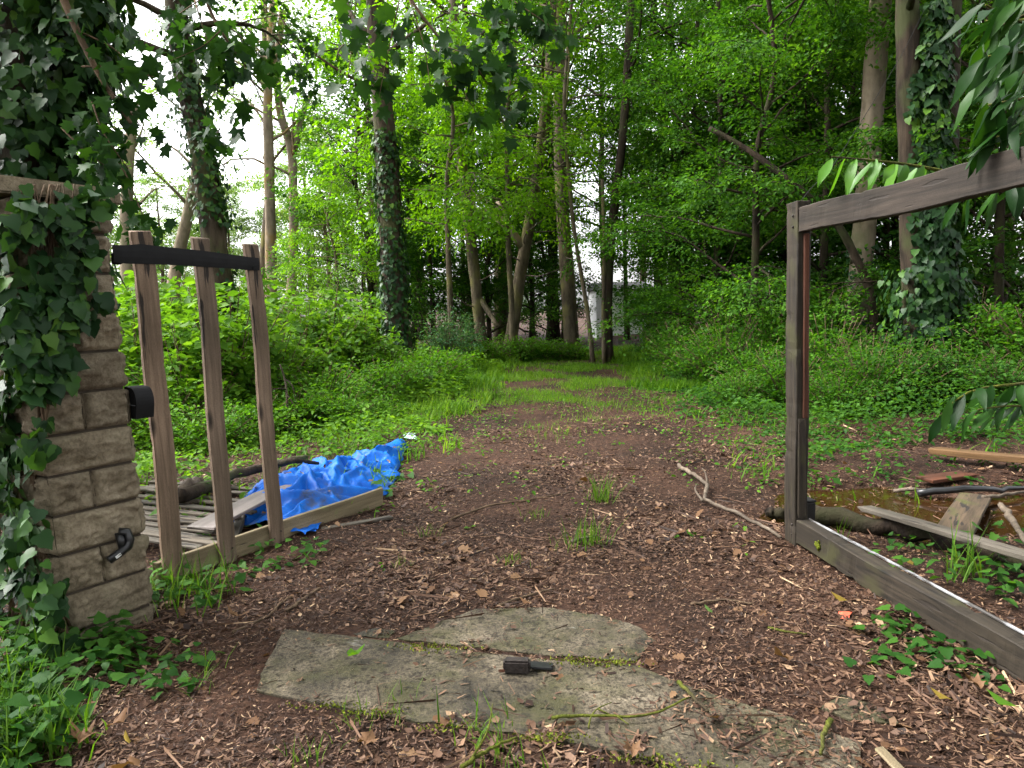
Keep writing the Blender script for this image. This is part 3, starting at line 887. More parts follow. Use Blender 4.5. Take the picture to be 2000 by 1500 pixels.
# ------------------------------------------------------------------ left: fallen panel, plank, log, tarpaulin
def lay(name, mat, pa, pb, W, T, z, label, cat, group=None, seed=0, z2=None, parent=None, **kw):
    a = G(*pa, z); b = G(*pb, z if z2 is None else z2)
    d = b - a
    o = board(name, mat, a, b, W, T, np.cross([0, 0, 1], d), parent, seed=seed, **kw)
    if label:
        tag(o, label, cat, group)
    return o
panel = thing('fallen_fence_panel', 'fallen panel of thin grey slats on the ground behind the gate boards', 'fence panel')
for k in range(12):
    y = 938 + k * 10
    lay('slat', 'wood_grey', (262 - k * 1.5 + rng.normal(0, 5), y + rng.normal(0, 1.5)), (545 - k * 14 + rng.normal(0, 12), y + 22 + rng.normal(0, 2)), 0.055, 0.018, 0.13 + rng.normal(0, 0.006), None, None, seed=40 + k, parent=panel, rag=0.02, cuts=4)
for xx in (300, 400, 495):
    lay('cross_bar', 'wood_grey', (xx, 950), (xx - 40, 1055), 0.06, 0.05, 0.09, None, None, seed=60, parent=panel)
lay('loose_plank', 'wood_plank', (392, 1032), (562, 944), 0.20, 0.022, 0.19, 'smooth purple grey plank lying on the fallen slats', 'plank', seed=71, z2=0.22, rag=0.03)
lay('thin_board', 'wood_grey', (628, 1034), (768, 1009), 0.05, 0.02, 0.03, 'thin grey board end on the litter under the gate bottom board', 'board', seed=72, rag=0.03)
def stick(name, mat, px, rad, label, cat, z=0.02, group=None, sides=7, rough=0.35, seed=0, forks=(), n=16):
    pts = [G(a, b, z if len(q) == 0 else q[0]) for a, b, *q in px]
    base = np.array([pts[0][0], pts[0][1], 0])
    mb = MB(); P_ = resample(pts, n) - base
    P_ += rng.normal(0, rad * 0.22, P_.shape)
    tube(mb, P_, np.linspace(rad, rad * 0.55, n), sides, rough, seed)
    o = tag(obj(name, mb.mesh(name), mat, loc=tuple(base)), label, cat, group)
    for fk in forks:
        m2 = MB(); q = resample([G(a, b, z if len(r_) == 0 else r_[0]) for a, b, *r_ in fk], 8) - base
        tube(m2, q, np.linspace(rad * 0.6, rad * 0.25, 8), 6, rough, seed + 3)
        obj('twig', m2.mesh('twig'), mat, o)
    return o
stick('broken_log', 'bark_dark', [(345, 972, 0.2), (400, 952, 0.2), (470, 926, 0.2), (540, 905, 0.22), (600, 893, 0.2)], 0.055, 'broken brown log lying behind the fallen slats', 'log', seed=4, forks=([(540, 905, .25), (575, 898, .3), (622, 905, .22)],))
stick('split_log', 'stick_grey', [(350, 965, 0.2), (372, 948, 0.24), (392, 940, 0.22)], 0.06, 'short split pale brown log end on the fallen slats', 'log', seed=9)

# tarpaulin: a crumpled sheet laid along a spine, high in the middle, rolled at the far tip
spine = [(782, 884, 0.09, 0.12), (765, 897, 0.12, 0.15), (742, 915, 0.20, 0.15), (712, 930, 0.34, 0.13), (672, 950, 0.46, 0.15), (630, 974, 0.50, 0.17), (585, 998, 0.44, 0.17), (543, 1022, 0.34, 0.14), (502, 1048, 0.20, 0.06)]
cs = np.array([G(a, b)[:2].tolist() + [w_, h_] for a, b, w_, h_ in spine])
ns, nc = 150, 90
tt = np.linspace(0, len(cs) - 1, ns)
cc = np.stack([np.interp(tt, np.arange(len(cs)), cs[:, k]) for k in range(4)], 1)
for _ in range(6):
    cc[1:-1] = 0.25 * cc[:-2] + 0.5 * cc[1:-1] + 0.25 * cc[2:]
TB = np.array([cc[75, 0], cc[75, 1], 0])
frg = np.random.default_rng(77)
FOLDS = []
for _ in range(44):
    k_ = frg.integers(12, ns - 4)
    FOLDS.append((cc[k_, 0] + frg.uniform(-0.5, 0.5) * cc[k_, 2] * 1.6, cc[k_, 1] + frg.uniform(-0.4, 0.4) * cc[k_, 2], frg.normal(1.15, 0.55), frg.uniform(0.05, 0.12), frg.uniform(0.45, 1.15)))
vs = []
for i in range(ns):
    d = cc[min(i + 1, ns - 1), :2] - cc[max(i - 1, 0), :2]; d /= np.linalg.norm(d)
    nrm_ = np.array([-d[1], d[0]])
    for j in range(nc):
        s = j / (nc - 1) * 2 - 1
        x, y = cc[i, :2] + nrm_ * s * cc[i, 2] * (1 + 0.20 * mnoise.noise(Vector((i * 0.06, s * 2, 4))))
        prof = max(0.0, 1 - s * s) ** 0.6
        q = Vector((x * 3.2, y * 3.2, 0.3))
        rid = 0.0
        for fx, fy, fa, fw, fh in FOLDS:
            dx, dy = x - fx, y - fy
            dist = abs(dx * math.sin(fa) - dy * math.cos(fa) + 0.05 * mnoise.noise(q * 0.8 + Vector((fx * 9, fy, 0))))
            along = abs(dx * math.cos(fa) + dy * math.sin(fa))
            rid = max(rid, fh * max(0.0, 1 - dist / fw) * max(0.0, 1 - (along / (fw * 8)) ** 2))
        rid += 0.05 * (1 - abs(mnoise.noise(q * 3.1)) * 2.4) + 0.10 * mnoise.noise(q * 1.2)
        roll = np.clip((tt[i] - 0.8) / 1.2, 0, 1)
        h = cc[i, 3] * prof * (0.8 * (1 - roll) + roll * (0.25 + 0.95 * rid)) + 0.012
        h = max(h, 0.012)
        x += 0.05 * mnoise.noise(q * 2 + Vector((9, 9, 9))) * roll; y += 0.05 * mnoise.noise(q * 2 + Vector((3, 1, 7))) * roll
        vs.append((x - TB[0], y - TB[1], h + float(gh(x, y)) + 0.01 * roll))
fs = [(i * nc + j, (i + 1) * nc + j, (i + 1) * nc + j + 1, i * nc + j + 1) for i in range(ns - 1) for j in range(nc - 1)]
mb = MB(); mb.add(vs, fs)
tarp = tag(obj('blue_tarpaulin', mb.mesh('blue_tarpaulin'), 'tarp_blue', loc=tuple(TB)), 'crumpled blue tarpaulin on the ground behind the gate bottom board', 'tarpaulin')
def crumple(name, mat, px, z, hgt, seed, parent=None, base=TB, n=26):
    """a smaller crumpled sheet inside a pixel quad (corners in order)"""
    c = [G(a, b) for a, b in px]
    mb = MB(); vs = []
    for i in range(n):
        for j in range(n):
            u, v_ = i / (n - 1), j / (n - 1)
            p = (c[0] * (1 - u) + c[1] * u) * (1 - v_) + (c[3] * (1 - u) + c[2] * u) * v_
            q = Vector((p[0] * 6 + seed, p[1] * 6, seed))
            p = p + 0.05 * np.array([mnoise.noise(q), mnoise.noise(q + Vector((3, 3, 3))), 0])
            h = z + hgt * (1 - abs(mnoise.noise(q)) * 2) * (0.4 + 0.6 * math.sin(math.pi * u) * math.sin(math.pi * v_)) + hgt * 0.3 * mnoise.noise(q * 3)
            vs.append((p[0] - base[0], p[1] - base[1], max(h, 0.02)))
    mb.add(vs, [(i * n + j, (i + 1) * n + j, (i + 1) * n + j + 1, i * n + j + 1) for i in range(n - 1) for j in range(n - 1)])
    return obj(name, mb.mesh(name), mat, parent)
for k_ in range(9):
    i_ = 18 + k_ * 14; p_ = np.array(vs[i_ * nc + 2]); mbn = MB()
    tube(mbn, [p_ + [0, 0, 0.002], p_ + [0, 0, 0.007]], [0.013, 0.011], 10); obj('eyelet', mbn.mesh('eyelet'), 'plastic_grey', tarp)
ls_ = np.array([vs[frg.integers(20, ns - 8) * nc + frg.integers(10, nc - 10)] for _ in range(70)]) + TB + [0, 0, 0.006]
obj('leaves_on_tarpaulin', leaves('leaves_on_tarpaulin', ls_, np.stack([frg.normal(0, 1, 70), frg.normal(0, 1, 70), frg.normal(0, 0.1, 70)], 1), np.stack([frg.normal(0, 0.3, 70), frg.normal(0, 0.3, 70), np.ones(70)], 1), frg.uniform(0.02, 0.06, 70), 'scrap'), 'litter', kind='stuff')
crumple('flap', 'tarp_blue', [(520, 1050), (600, 1062), (640, 1020), (560, 1010)], 0.05, 0.06, 5, tarp)
crumple('flap', 'tarp_blue', [(590, 1058), (618, 1052), (628, 1020), (590, 1022)], 0.04, 0.04, 8, tarp)
crumple('grey_sheet', 'plastic_grey', [(565, 955), (620, 950), (632, 930), (578, 932)], 0.10, 0.07, 12, tarp)
crumple('dark_lining', 'plastic_grey', [(572, 1005), (630, 1000), (622, 970), (580, 978)], 0.17, 0.10, 15, tarp)
o = crumple('plastic_scrap', 'plastic_clear', [(788, 868), (812, 866), (812, 856), (790, 856)], 0.05, 0.05, 19, None, base=np.zeros(3), n=14)
tag(o, 'scrap of clear bluish plastic beyond the tarpaulin tip', 'plastic scrap')

# ------------------------------------------------------------------ right: boards and logs by the puddle
lay('weathered_plank', 'wood_grey', (1688, 992), (2030, 1092), 0.10, 0.03, 0.12, 'long grey weathered plank slanting over the puddle edge', 'plank', seed=80, z2=0.20, rag=0.04)
stick('rotten_log', 'bark_rot', [(1575, 1002, 0.05), (1660, 1015, 0.05), (1760, 1032, 0.06), (1880, 1062, 0.07), (2040, 1105, 0.08)], 0.07, 'dark rotten log along the near edge of the puddle', 'log', rough=0.25, seed=14, n=14)
stick('rotten_log', 'bark_rot', [(1500, 1000, 0.03), (1540, 1004, 0.04), (1590, 1012, 0.03)], 0.04, 'dark log stub poking out left of the right gate post', 'log', rough=0.5, seed=15)
lay('mossy_board', 'wood_rot', (1905, 968), (1858, 1048), 0.20, 0.03, 0.03, 'short mossy board half sunk across the puddle', 'board', seed=82, z2=0.09, rag=0.04)
stick('thin_stick', 'stick_grey', [(1955, 985, 0.10), (1980, 1020, 0.14), (2020, 1080, 0.2)], 0.022, 'brown stick standing against the planks at the right edge', 'stick', seed=16)
lay('orange_plank', 'wood_orange', (1822, 880), (2060, 903), 0.14, 0.05, 0.16, 'orange brown plank lying in the ivy beyond the puddle', 'plank', seed=83, z2=0.20, rag=0.03)
lay('dark_plank', 'wood_red', (1805, 938), (2040, 905), 0.16, 0.03, 0.05, 'dark reddish wet plank between puddle and orange plank', 'plank', seed=84, rag=0.03)
stick('black_hose', 'black_metal', [(1790, 962, 0.02), (1840, 958, 0.05), (1890, 952, 0.08), (1950, 958, 0.04), (2010, 950, 0.03)], 0.03, 'shiny black strip of plastic lying behind the puddle', 'plastic strip', rough=0.1, seed=17)
stick('bark_strip', 'stick_grey', [(1745, 958, 0.02), (1790, 955, 0.04), (1850, 962, 0.02)], 0.018, 'pale bark strip lying at the far shore of the puddle', 'bark', seed=18)
stick('thin_stick', 'stick_grey', [(1920, 972, 0.05), (2040, 955, 0.06)], 0.015, 'thin pale stick beyond the mossy board', 'stick', seed=19)
stick('upright_twig', 'twig', [(1583, 1035, 0.0), (1590, 985, 0.0), (1580, 965, 0.0)], 0.012, 'crooked twig leaning beside the short black post', 'twig', seed=20)

# sticks on the path
stick('fallen_branch', 'stick_grey', [(1325, 908, 0.05), (1352, 925, 0.06), (1382, 945, 0.07), (1378, 965, 0.05), (1372, 978, 0.04), (1400, 985, 0.03), (1440, 1000, 0.03), (1525, 1048, 0.03)], 0.018,
      'long grey fallen branch with a forked end on the path', 'branch', rough=0.3, seed=30, forks=([(1382, 945, .07), (1378, 922, .14), (1372, 915, .16)], [(1372, 978, .05), (1355, 955, .09), (1362, 945, .1)]), n=30)
stick('path_twig', 'twig', [(880, 1014), (960, 985), (1030, 977), (1120, 960)], 0.009, 'long thin brown twig lying mid path', 'twig', z=0.025, seed=31)
stick('path_twig', 'twig', [(975, 1182), (1040, 1160), (1085, 1150)], 0.008, 'thin dark twig just beyond the upper slab', 'twig', z=0.02, seed=32)
stick('path_twig', 'stick_grey', [(1115, 1058), (1165, 1046)], 0.014, 'short pale stick among the path grass tufts', 'twig', z=0.03, seed=33)
stick('path_twig', 'twig', [(560, 1195), (605, 1160), (625, 1150)], 0.012, 'brown stick on the litter left of the slab', 'twig', z=0.02, seed=34)
stick('path_twig', 'twig', [(455, 1235), (530, 1200), (545, 1180), (570, 1165)], 0.009, 'thin twig near the slab left corner', 'twig', z=0.02, seed=35)
stick('path_twig', 'twig', [(1350, 1180), (1420, 1170), (1470, 1180)], 0.008, 'curved thin twig on the litter near the right gate', 'twig', z=0.02, seed=36)
stick('mossy_twig', 'twig_moss', [(1325, 1332), (1352, 1358), (1382, 1390)], 0.009, 'short green mossy twig slanting on the slab', 'twig', z=0.046, seed=37)
stick('mossy_twig', 'twig_moss', [(1078, 1402), (1150, 1396), (1250, 1400), (1290, 1390), (1345, 1362)], 0.006, 'long branching mossy twig on the slab', 'twig', z=0.045, seed=38,
      forks=([(1150, 1422), (1152, 1400), (1165, 1382), (1195, 1372)], [(1168, 1384), (1190, 1395)], [(1205, 1398), (1228, 1415)]))
stick('mossy_twig', 'twig_moss', [(1622, 1405), (1608, 1440), (1602, 1475)], 0.010, 'thick mossy twig at the slab right end', 'twig', z=0.04, seed=39)
stick('mossy_twig', 'twig_moss', [(1500, 1225), (1540, 1235), (1575, 1238)], 0.006, 'small mossy twig on litter below the right gate rail', 'twig', z=0.03, seed=41)
stick('mossy_twig', 'twig_moss', [(900, 1500), (940, 1470), (1010, 1440)], 0.008, 'long pale mossy twig at the bottom edge by grass', 'twig', z=0.06, seed=42, forks=([(915, 1490, .05), (955, 1430, .12), (962, 1375, .16)],))
stick('path_twig', 'twig', [(1930, 1400), (1965, 1430), (2010, 1480)], 0.006, 'long thin twig in the bottom right corner', 'twig', z=0.03, seed=43)
lay('wood_splinter', 'wood_board', (1716, 1462), (1762, 1510), 0.035, 0.012, 0.03, 'pale wood splinter at the bottom right', 'splinter', seed=44, cuts=3, rag=0.01)
crumple('red_scrap', 'orange_plastic', [(1640, 1222), (1672, 1224), (1668, 1210), (1644, 1208)], 0.025, 0.03, 21, None, base=np.zeros(3), n=8)
tag(bpy.data.objects['red_scrap'], 'tiny torn red plastic scrap on the litter by the right rail', 'plastic scrap')

# white outbuilding at the end of the path
hb = at(1216, 668, 34); 
MAT['roof_tile'].node_tree.nodes['Principled BSDF'].inputs['Roughness'].default_value = 0.9
hs_ = thing('white_outbuilding', 'small white outbuilding glimpsed between trunks at the end of the path', 'building', (hb[0], 34, float(gh(hb[0], 34))))
def pbox(name, sx, sy, sz, loc, mat, parent):
    return obj(name, box_mesh(name, sx, sy, sz, 0.02, 1), mat, parent, loc=loc)
pbox('wall', 2.5, 3.0, 2.5, (0, 1.5, -0.3), 'house_white', hs_)
mb = MB(); mb.add([(-1.4, -0.15, 2.21), (1.4, -0.15, 2.21), (1.4, 3.2, 2.21), (-1.4, 3.2, 2.21), (-1.4, 1.5, 2.6), (1.4, 1.5, 2.6)], [(0, 1, 5, 4), (2, 3, 4, 5), (1, 2, 5), (3, 0, 4), (3, 2, 1, 0)])
obj('roof', mb.mesh('roof', False), 'roof_tile', hs_)
wn = pbox('window', 0.7, 0.06, 0.8, (0.75, -0.012, 0.9), 'glass_dark', hs_)
pbox('frame', 0.8, 0.03, 0.08, (0, -0.02, -0.08), 'paint_white', wn)

# ------------------------------------------------------------------ litter, scraps, fallen leaves, grass
def cam_dist_accept(rg, x, y, ref):
    d = np.sqrt(x * x + y * y)
    return rg.random(len(x)) < np.minimum(1, (ref / d) ** 1.6)
def in_view(x, y, margin=0.25):
    return (y > 1.5) & (np.abs(x) < (0.74 + margin) * y + 0.4)
def on_slab(x, y):
    k = np.zeros(len(x), bool)
    for pl in SLABS:
        k |= in_poly(x, y, pl)
    return k
def inside_slab(x, y):           # a ragged margin of the slab lies under the litter
    w_ = 0.05 * (np.sin(23 * x + 9 * y) + np.sin(-13 * x + 31 * y + 2) + 0.6 * np.sin(57 * x - 41 * y))
    return on_slab(x + w_ * 0.8, y + w_)
def in_puddle(x, y):
    return gh(x, y) < -0.03
def litter(n, box, smin, smax, tpl, ref, rg, slab_keep, tilt):
    x = rg.uniform(box[0], box[1], n); y = rg.uniform(box[2], box[3], n)
    k = in_view(x, y) & cam_dist_accept(rg, x, y, ref)
    k &= ~(inside_slab(x, y) & (rg.random(n) > slab_keep + 0.97 * np.clip((x - 0.5 + 0.12 * np.sin(9 * x + 14 * y)) / 0.4, 0, 1)))
    drift = 0.5 + 0.5 * np.sin(2.3 * x + 0.7 * y + 1.1) * np.sin(1.1 * y - 0.8 * x) + 0.3 * np.sin(5.1 * x - 3.3 * y)
    track = np.exp(-((np.abs(x - path_c(y)) - 0.75) / 0.28) ** 2)
    k &= rg.random(n) < np.clip(0.85 + 0.35 * drift - 0.30 * track, 0.35, 1)
    k &= ~(in_puddle(x, y) & (rg.random(n) > 0.10))
    x, y = x[k], y[k]; n = len(x)
    an = rg.uniform(0, 2 * np.pi, n)
    D = np.stack([np.cos(an), np.sin(an), rg.normal(0, tilt, n)], 1)
    Nn = np.stack([rg.normal(0, tilt, n), rg.normal(0, tilt, n), np.ones(n)], 1)
    z = np.maximum(gh(x, y), -0.021) + np.abs(rg.normal(0, 0.006, n)) + 0.003
    z = np.where(on_slab(x, y), np.maximum(z, 0.024), z)
    s = (smin + (smax - smin) * rg.random(n) ** 2.2) * (1 + 0.45 * np.sin(1.3 * x + 2.1 * y) * np.sin(2.2 * x - 0.9 * y))
    return np.stack([x, y, z], 1), D, Nn, s
rg = np.random.default_rng(11)
P, D, Nn, s = litter(900000, (-4.2, 5.5, 1.6, 13), 0.008, 0.040, 'chip', 3.4, rg, 0.05, 0.30)
P2 = litter(9000, (-4, 5, 1.6, 10), 0.06, 0.24, 'chip', 3.6, rg, 0.15, 0.05)
obj('fine_twigs', leaves('fine_twigs', *P2, 'chip', rg.uniform(0.03, 0.09, len(P2[0]))), 'litter', kind='stuff')
obj('wood_chips', leaves('wood_chips', P, D, Nn, s, 'chip', rg.uniform(0.25, 1.1, len(P))), 'litter', kind='stuff')
print('chips', len(P))
P, D, Nn, s = litter(190000, (-6, 7.5, 1.6, 16), 0.010, 0.042, 'scrap', 3.4, rg, 0.02, 0.40)
obj('leaf_scraps', leaves('leaf_scraps', P, D, Nn, s, 'scrap'), 'litter', kind='stuff')
# the fallen leaves one can pick out
P, D, Nn, s = litter(2600, (-5, 6, 1.6, 9), 0.04, 0.085, 'maple', 3.6, rg, 0.1, 0.35)
obj('fallen_leaves', leaves('fallen_leaves', P, D, Nn, s, 'oak', rg.uniform(0.8, 1.6, len(P))), 'leaf_dead', kind='stuff')
def one_leaf(name, tpl, mat, px, size, label, cat, group=None, turn=0.0, z=0.03):
    p = G(*px, z); Tv, fs = TPL[tpl]
    vv = Tv.copy() * size
    vv[:, 2] = np.abs(vv[:, 2]) * 2.2 + 0.22 * size * np.sin(vv[:, 0] / size * 6 + turn) * np.cos(vv[:, 1] / size * 5 + turn) + 0.15 * size
    vv[:, 0] *= 0.8 + 0.2 * math.sin(turn * 7)
    me = bpy.data.meshes.new(name); me.from_pydata([tuple(q) for q in vv], [], fs); me.materials.append(MAT[mat])
    me.polygons.foreach_set('use_smooth', [True] * len(me.polygons))
    o = tag(obj(name, me, None, loc=tuple(p)), label, cat, group)
    o.rotation_euler = (0.1, 0.08, turn)
one_leaf('fallen_leaf', 'maple', 'leaf_dead', (733, 1448), 0.085, 'tan lobed fallen leaf below the slab front edge', 'leaf', turn=2.2, z=0.04)
one_leaf('fallen_leaf', 'maple', 'leaf_dead', (1245, 1478), 0.08, 'small tan fallen leaf on the slab front edge', 'leaf', turn=0.5, z=0.05)
one_leaf('fallen_leaf', 'maple', 'leaf_dead', (172, 1450), 0.10, 'largest tan oak leaf at the bottom left', 'leaf', turn=1.2, z=0.04)
one_leaf('fallen_leaf', 'oak', 'leaf_dead', (200, 1425), 0.09, 'pale tan leaf beside the largest tan leaf bottom left', 'leaf', turn=-1.0, z=0.05)
one_leaf('fallen_leaf', 'oval', 'leaf_yellow', (252, 1460), 0.06, 'bright yellow fallen leaf at the bottom left', 'leaf', turn=0.7, z=0.04)
one_leaf('fallen_leaf', 'oak', 'leaf_dead', (275, 1490), 0.11, 'long brown curled leaf at the bottom edge left', 'leaf', turn=2.8, z=0.04)
one_leaf('fallen_leaf', 'ivy', 'leaf_bright', (682, 1284), 0.075, 'single fresh green leaf lying on the slab', 'leaf', turn=-1.2, z=0.045)
one_leaf('fallen_leaf', 'oval', 'leaf_yellow', (1660, 1182), 0.10, 'long yellow leaf on the litter beside the right rail', 'leaf', turn=1.6, z=0.03)
one_leaf('fallen_leaf', 'oval', 'leaf_pale', (1390, 1202), 0.06, 'small pale green leaf on the litter right of the slab', 'leaf', turn=0.4, z=0.03)
one_leaf('fallen_leaf', 'oak', 'leaf_dead', (1550, 1285), 0.10, 'orange brown curled leaf right of the slab', 'leaf', turn=1.9, z=0.03)
one_leaf('fallen_leaf', 'maple', 'leaf_dead', (1920, 1345), 0.09, 'crumpled tan leaf by the bottom right ivy', 'leaf', turn=0.6, z=0.05)
one_leaf('fallen_leaf', 'oval', 'leaf_yellow', (1860, 1375), 0.08, 'yellow green leaf lying at the bottom right', 'leaf', turn=1.4, z=0.04)
one_leaf('fallen_leaf', 'oval', 'leaf_bright', (1985, 1392), 0.10, 'big light green leaf at the right edge bottom', 'leaf', turn=1.2, z=0.05)
one_leaf('fallen_leaf', 'oval', 'leaf_yellow', (1782, 1108), 0.07, 'yellow leaf between right rail and rotten log', 'leaf', turn=0.2, z=0.03)
one_leaf('fallen_leaf', 'oak', 'leaf_dead', (476, 1205), 0.09, 'tan leaf left of the slab corner', 'leaf', turn=1.5, z=0.03)
one_leaf('fallen_leaf', 'oval', 'leaf_dead', (1040, 1185), 0.07, 'light brown leaf just above the upper slab', 'leaf', turn=1.5, z=0.03)

def blades(rg, cx, cy, n, spread, h, lean=0.5):
    x = cx + rg.normal(0, spread, n); y = cy + rg.normal(0, spread, n)
    P = np.stack([x, y, gh(x, y) - 0.005], 1)
    an = rg.uniform(0, 2 * np.pi, n); l = np.abs(rg.normal(0, lean, n)) * 0.7
    D = np.stack([np.cos(an) * l, np.sin(an) * l, np.ones(n)], 1)
    N_ = np.stack([-np.cos(an), -np.sin(an), np.full(n, 0.2)], 1)
    return P, D, -N_, h * rg.uniform(0.45, 1.15, n)
TUFTS = [(1172, 985, 60, .05, .24, 'tallest upright grass tuft in the middle of the path'), (1115, 1072, 30, .05, .18, 'left half of the twin grass tufts on the path'),
         (1160, 1070, 45, .06, .22, 'right half of the twin grass tufts on the path'), (1045, 1015, 25, .05, .10, 'small grass tuft left of the tall path tuft'),
         (1003, 1100, 35, .05, .09, 'low round grass tuft short of the twin tufts'), (828, 1052, 30, .05, .10, 'dry looking grass tuft on the left half of the path'),
         (785, 1105, 22, .04, .07, 'tiny grass tuft on the left litter'), (760, 1400, 20, .07, .11, 'grass growing over the slab front edge'),
         (690, 1420, 18, .05, .08, 'grass tuft below the slab front edge'), (600, 1485, 22, .05, .09, 'grass tuft at the bottom edge left of centre'),
         (945, 1440, 22, .06, .13, 'grass tuft at the slab edge right of the tan leaf'), (985, 1490, 30, .06, .12, 'wide fresh grass tuft at the bottom edge centre'),
         (355, 1170, 150, .13, .26, 'thick long grass at the foot of the stone pillar'), (395, 1330, 20, .06, .11, 'grass tuft left of the slab on the litter'),
         (1880, 1130, 40, .05, .30, 'tall thin grass clump beyond the right rail'), (1640, 1060, 8, .02, .22, 'few thin grass blades by the rotten log'),
         (960, 780, 60, .10, .5, 'tall reedy grass clump on the far left verge')]
rg = np.random.default_rng(12)
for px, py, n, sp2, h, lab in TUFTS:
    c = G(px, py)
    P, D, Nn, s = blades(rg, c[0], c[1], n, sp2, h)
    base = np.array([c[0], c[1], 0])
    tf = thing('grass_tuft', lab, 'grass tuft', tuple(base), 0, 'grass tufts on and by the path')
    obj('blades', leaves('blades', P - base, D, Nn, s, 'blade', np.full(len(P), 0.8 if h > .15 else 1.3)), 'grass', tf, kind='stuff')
# grass sward: verges and the strip between the wheel tracks
n = 260000
x = rg.uniform(-5, 6, n); y = rg.uniform(5, 24, n)
o_ = off_path(x, y)
dcen = np.abs(x - path_c(y))
pgr = np.where(o_ > 0, 0.55 * np.exp(-np.maximum(0, dcen - path_hw(y)) / 1.1), 0.0)
pgr += np.clip((y - 7.5) / 4, 0, 1) * np.exp(-((dcen + 0.2 * np.sin(2 * y)) / 0.42) ** 2) * 0.7
pgr += np.clip((y - 9.5) / 2.5, 0, 1) * 0.7
pgr *= np.clip(0.35 + 1.1 * np.sin(2.1 * x + 1) * np.sin(1.7 * y) + 0.4 * np.sin(5 * x + 3 * y), 0.05, 1)
pgr = np.where(x < path_c(y), pgr, pgr * np.where(y < 8, 0.06, np.where((y < 12) & (o_ > 0), 0.15, 1)))
k = (rg.random(n) < pgr) & in_view(x, y)
x, y = x[k], y[k]; n = len(x); print('grass', n)
P = np.stack([x, y, gh(x, y)], 1)
an = rg.uniform(0, 2 * np.pi, n); l = np.abs(rg.normal(0, 0.5, n))
D = np.stack([np.cos(an) * l, np.sin(an) * l, np.ones(n)], 1)
s = rg.uniform(0.06, 0.18, n) * (1 + 0.3 * np.clip((y - 10) / 6, 0, 1)) * np.where(off_path(x, y) > 0, 1.15, 0.6)
obj('verge_grass', leaves('verge_grass', P, D, np.stack([np.cos(an), np.sin(an), np.full(n, -0.2)], 1), s, 'blade', np.full(n, 2.2)), 'grass_sunlit', kind='stuff')

# low green growth: stems with leaves in tiers
def herbs(rg, x, y, hgt, K, leaf, tpl='oval', jit=0.35, spread=0.10):
    M = len(x)
    t_ = (np.arange(K) + 1) / K
    z0 = gh(x, y)
    lean = rg.normal(0, 0.18, (M, 2))
    an0 = rg.uniform(0, 6.28, M)
    H = np.asarray(hgt)[:, None]
    Pz = z0[:, None] + H * (0.15 + 0.85 * t_[None, :])
    an = an0[:, None] + np.arange(K)[None, :] * 2.4 + rg.normal(0, 0.3, (M, K))
    rr2 = rg.uniform(0.1, 1, (M, K)) * spread * (1.3 - 0.6 * t_[None, :]) * (0.4 + H)
    P = np.stack([x[:, None] + lean[:, :1] * H * t_ + np.cos(an) * rr2, y[:, None] + lean[:, 1:] * H * t_ + np.sin(an) * rr2, Pz], -1)
    D = np.stack([np.cos(an), np.sin(an), rg.normal(-0.15, 0.3, (M, K))], -1)
    N_ = np.stack([rg.normal(0, jit, (M, K)), rg.normal(0, jit, (M, K)), np.ones((M, K))], -1)
    s = np.asarray(leaf)[:, None] * rg.uniform(0.6, 1.25, (M, K))
    return P.reshape(-1, 3), D.reshape(-1, 3), N_.reshape(-1, 3), s.ravel()
def cat(parts):
    return [np.concatenate([p[i] for p in parts]) for i in range(4)]
def scatter(rg, n, box, prob):
    x = rg.uniform(box[0], box[1], n); y = rg.uniform(box[2], box[3], n)
    k = in_view(x, y, 0.1) & (rg.random(n) < prob(x, y))
    return x[k], y[k]
rg = np.random.default_rng(13)
# left of the path
x, y = scatter(rg, 23500, (-16, 1.6, 4.7, 24), lambda x, y: np.where(x < path_c(y), off_path(x, y), 0) * np.minimum(1, (9 / y) ** 0.6) * np.where((x > -3.0) & (y < 6.9), 0.22, 1))
dist_edge = path_c(y) - path_hw(y) - x
clp = np.clip(0.75 + 0.9 * np.sin(1.7 * x + 0.5) * np.sin(1.3 * y + 1) + 0.4 * np.sin(3.9 * x - 2.7 * y), 0.25, 1.7)
hh = np.clip(0.10 + 0.12 * dist_edge, 0.1, 0.5) * rg.uniform(0.5, 1.3, len(x)) * np.where(y < 6.9, 0.45, 1) * clp
P, D, Nn, s = herbs(rg, x, y, hh, 9, np.where(y > 10, 0.085, 0.06) * rg.uniform(0.7, 1.3, len(x)))
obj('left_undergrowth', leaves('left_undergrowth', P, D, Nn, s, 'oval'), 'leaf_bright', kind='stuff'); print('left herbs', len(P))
# right of the path
x, y = scatter(rg, 22000, (1.6, 16, 5.2, 24), lambda x, y: np.where(x > path_c(y), off_path(x, y), 0) * np.minimum(1, (9 / y) ** 0.6) * np.where(in_puddle(x, y), 0.03, 1) * np.where((y < 6.7), 0.3, 1))
dist_edge = x - path_c(y) - path_hw(y)
clp = np.clip(0.75 + 0.9 * np.sin(1.9 * x + 2.5) * np.sin(1.4 * y) + 0.4 * np.sin(4.1 * x + 2.3 * y), 0.25, 1.7)
hh = clp * np.clip(0.08 + 0.13 * dist_edge, 0.08, 0.7) * rg.uniform(0.5, 1.3, len(x)) * np.where(y < 7.5, 0.5, 1)
P, D, Nn, s = herbs(rg, x, y, hh, 9, np.where(y > 9, 0.08, 0.062) * rg.uniform(0.7, 1.3, len(x)), spread=0.13)
obj('right_undergrowth', leaves('right_undergrowth', P, D, Nn, s, 'rhomb'), 'leaf_dark', kind='stuff'); print('right herbs', len(P))
